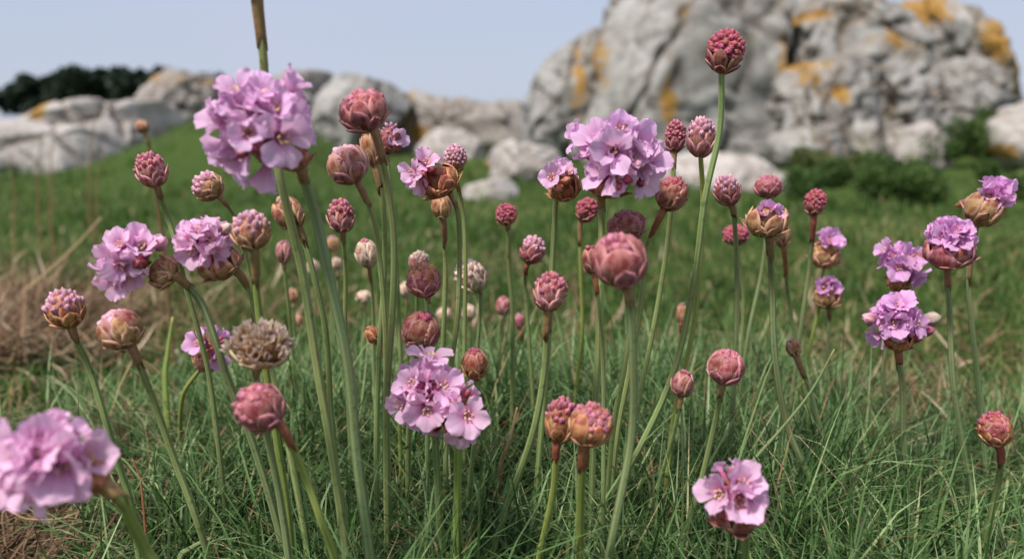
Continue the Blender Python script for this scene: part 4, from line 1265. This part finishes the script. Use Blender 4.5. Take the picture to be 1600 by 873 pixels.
B('shut', 573, 395, 36, 48, 'rose', [(577, 422), (582, 470), (584, 560), (586, 660)], 'greyish pink oval bud on a thin dark stalk', 7, 50, 'brown', 'grey', Y=.36, bp='pale')
B('tuft', 533, 337, 42, 54, 'rose', [(536, 372), (539, 430), (541, 520), (544, 640)], 'pink-topped tan bud under the greyish pink wide bud', 9, 32, 'brown', 'green', Y=.33, bp='pink')
B('scale', 543, 256, 66, 62, 'pink', [(566, 300), (586, 346), (596, 410), (602, 520), (606, 640)], 'wide greyish pink bud on an orange-tinged slanting neck', 11, 66, 'brown', 'green', Y=.285, bp='pink')
B('mosaic', 568, 172, 76, 66, 'rose', [(590, 220), (606, 285), (614, 370), (612, 470), (606, 600), (604, 720)], 'large raspberry pink bud beside the largest lilac bloom', 14, 84, 'brown', 'green', Y=.27)
B('shut', 578, 232, 28, 56, 'tan', [(590, 278), (598, 330), (600, 420), (594, 560), (590, 700)], 'orange-tan slender bud squeezed behind the large raspberry pink bud', 11, 60, 'brown', 'green', Y=.30, bp='tan')
B('rasp', 712, 247, 36, 44, 'pink', [(712, 278), (722, 330), (728, 420), (728, 560)], 'small bright pink bud over the half-open mauve flower', 8, 50, 'brown', 'green', Y=.34, bp='rust')
B('shut', 690, 322, 33, 42, 'rose', [(693, 352), (696, 410), (694, 500), (690, 620)], 'tan and pink closed bud beneath the half-open mauve flower', 10, 70, 'brown', 'green', Y=.35, bp='tan')
B('tuft', 393, 360, 62, 62, 'pink', [(398, 402), (402, 470), (412, 560), (432, 690), (450, 800)], 'striped tan bud crowned with pale pink, beside the rosy bloom', 14, 90, 'brown', 'lime', Y=.255, bp='tan')
B('shut', 450, 332, 48, 58, 'tan', [(472, 368), (490, 430), (507, 520), (519, 640), (530, 780)], 'brownish closed bud half hidden by the sheathed stem', 12, 40, 'brown', 'green', Y=.285, bp='tan')
B('shut', 443, 393, 25, 38, 'rose', [(444, 418), (450, 480), (460, 560)], 'narrow pinkish bud behind the striped tan bud', 7, 20, 'brown', 'green', Y=.42, bp='pink')
B('tuft', 325, 291, 50, 46, 'pink', [(352, 318), (372, 346), (392, 420), (410, 520)], 'tan bud tucked under the edge of the largest lilac bloom', 9, 36, 'brown', 'green', Y=.30, bp='tan')
B('tuft', 236, 265, 47, 54, 'rose', [(248, 300), (262, 340), (276, 390), (290, 440), (310, 520), (330, 620)], 'grey-pink bud with one bright crimson spot, standing over the mauve bloom', 10, 36, 'brown', 'green', Y=.30, bp='pink')
B('shut', 222, 198, 20, 22, 'tan', [(230, 218), (236, 240), (244, 300), (252, 380)], 'tiny tan bud against the grassy knoll', 6, 26, 'brown', 'brown', Y=.60)
B('tuft', 102, 482, 60, 64, 'pink', [(116, 524), (138, 575), (166, 660), (190, 740), (205, 800)], 'pink-topped bud with orange bracts over the dry grey thatch', 13, 40, 'brown', 'green', Y=.275, bp='rust')
B('scale', 187, 513, 70, 66, 'pink', [(212, 556), (240, 628), (272, 720), (305, 810), (330, 890)], 'squat mauve-pink bud with olive bracts next to the dry thatch', 14, 60, 'brown', 'green', Y=.255, bp='tan')
B('mosaic', 404, 636, 80, 84, 'rose', [(446, 676), (472, 738), (500, 810), (525, 890)], 'plump red bud on a rusty sheathed stem, under the faded head', 16, 92, 'red', 'lime', Y=.222, bp='rose', lean=.3)
B('tuft', 876, 656, 54, 78, 'rose', [(868, 706), (862, 770), (848, 850), (840, 890)], 'pink and olive bud pressed behind a rounder red one', 14, 60, 'red', 'lime', Y=.25, bp='rust')
B('mosaic', 924, 663, 74, 74, 'rose', [(912, 704), (909, 780), (904, 890)], 'rounder red bud on a stout stem with orange-red sheath flaps', 17, 78, 'red', 'lime', Y=.235, bp='rust')
B('shut', 536, 778, 18, 34, 'crimson', [(538, 800), (540, 860)], 'tiny dark crimson bud deep among the leaves between two thick stems', 7, 0, Y=.33, bp='crimson')
B('shut', 998, 637, 11, 30, 'crimson', [(996, 660), (994, 700)], 'sliver of a dark bud deep behind the stems of the biggest red bud', 5, 0, Y=.45, bp='crimson')
TINY = 'tiny pale closed bud low among the stems behind the taller thrift'
for (x, y, w, h, pal) in ((520, 380, 22, 26, 'pink'), (489, 418, 20, 28, 'pale'), (526, 412, 17, 22, 'pale'), (457, 461, 18, 26, 'tan'), (568, 463, 25, 22, 'pale'),
                          (633, 452, 20, 26, 'pale'), (694, 490, 26, 22, 'pale'), (733, 488, 22, 30, 'pale'), (466, 500, 16, 20, 'tan')):
    B('shut', x, y, w, h, pal, [(x + 2, y + h * .8), (x + rnd.uniform(-4, 6), y + 70), (x + rnd.uniform(-8, 10), y + 150)], TINY, 6, 20, 'straw', 'green', Y=rnd.uniform(.46, .58), bp='pale' if pal == 'pale' else 'tan', group='tiny pale buds behind the taller thrift')

# ------------------------------------------------------------------ stray stalks and dry leaves
def stalk(name, path, Y, w, mat, label, cat, Yb=None, flat=.5, ground=True):
    n = len(path)
    Yb = Y if Yb is None else Yb
    pts = [at(a, b, Y + (Yb - Y) * i / (n - 1)) for i, (a, b) in enumerate(path)]
    if ground:
        e = pts[-1].copy(); e.z = gz(e.x, e.y) - .003
        if pts[-1].z > e.z + .004: pts.append(e)
    o0 = pts[-1]
    r = w * .5 * px(Y)
    me = tube_mesh(name, [p - o0 for p in pts], r * .35, r, mat, 8, .06, flat=flat)
    return tag(link(name, me, matrix=Matrix.Translation(o0)), label, cat)
stalk('dry_leaf', [(650, 778), (640, 805), (634, 835), (622, 872), (616, 900)], .33, 17, SHEATH['straw'], 'twisted straw-coloured dead leaf at the foot of the pale pink pair', 'leaf')
stalk('grass_blade', [(1304, 545), (1268, 610), (1225, 665), (1170, 728), (1120, 800)], .31, 8, STEM['grey'], 'long dark grass blade slanting across the stems above the three pink florets', 'grass blade')
stalk('bent_stalk', [(1392, 690), (1366, 640), (1346, 618), (1338, 640), (1326, 690), (1320, 720)], .50, 8, STEM['lime'], 'yellow-green stalk bent over into a hook, among thin grass', 'stalk')
stalk('straw_stalk', [(158, 340), (120, 382), (80, 420), (30, 462), (5, 490)], .85, 6, SHEATH['straw'], 'pale straw stalk slanting over the turf near the mauve bloom', 'straw')
stalk('straw_stalk', [(130, 797), (90, 810), (40, 810), (5, 800)], .33, 5, SHEATH['straw'], 'pale curved straw lying on brown thatch under the blurred pink bloom', 'straw')
stalk('dry_sheath', [(808, 636), (803, 660), (796, 690), (782, 730)], .34, 9, SHEATH['straw'], 'withered brownish stalk in the leaves beside the pale pink pair', 'stalk')
stalk('dry_sheath', [(206, 716), (216, 740), (222, 770)], .30, 5, SHEATH['red'], 'short red withered stalk beside the nodding pink bloom', 'stalk')
stalk('yellow_leaf', [(270, 495), (262, 550), (258, 600)], .42, 12, STEM['lime'], 'broad yellow-green leaf upright behind the squat mauve-pink bud', 'leaf')
stalk('pale_leaf', [(330, 840), (300, 855), (280, 880)], .28, 14, STEM['grey'], 'wide pale grey leaf curling low among the cushion leaves', 'leaf')
for q, (x0, y0, x1, y1, Y) in enumerate(((18, 240, 22, 300, 1.4), (66, 215, 60, 285, 1.5), (85, 212, 80, 290, 1.4), (152, 170, 140, 270, 1.6), (160, 240, 150, 320, 1.3))):
    stalk('grass_blade', [(x0, y0), ((x0 + x1) / 2 - 3, (y0 + y1) / 2), (x1, y1), (x1, y1 + 60)], Y, 4, STEM['brown'], 'thin upright grass blade before the pale rock shelf', 'grass blade')['group'] = 'thin grass blades before the pale rock shelf'
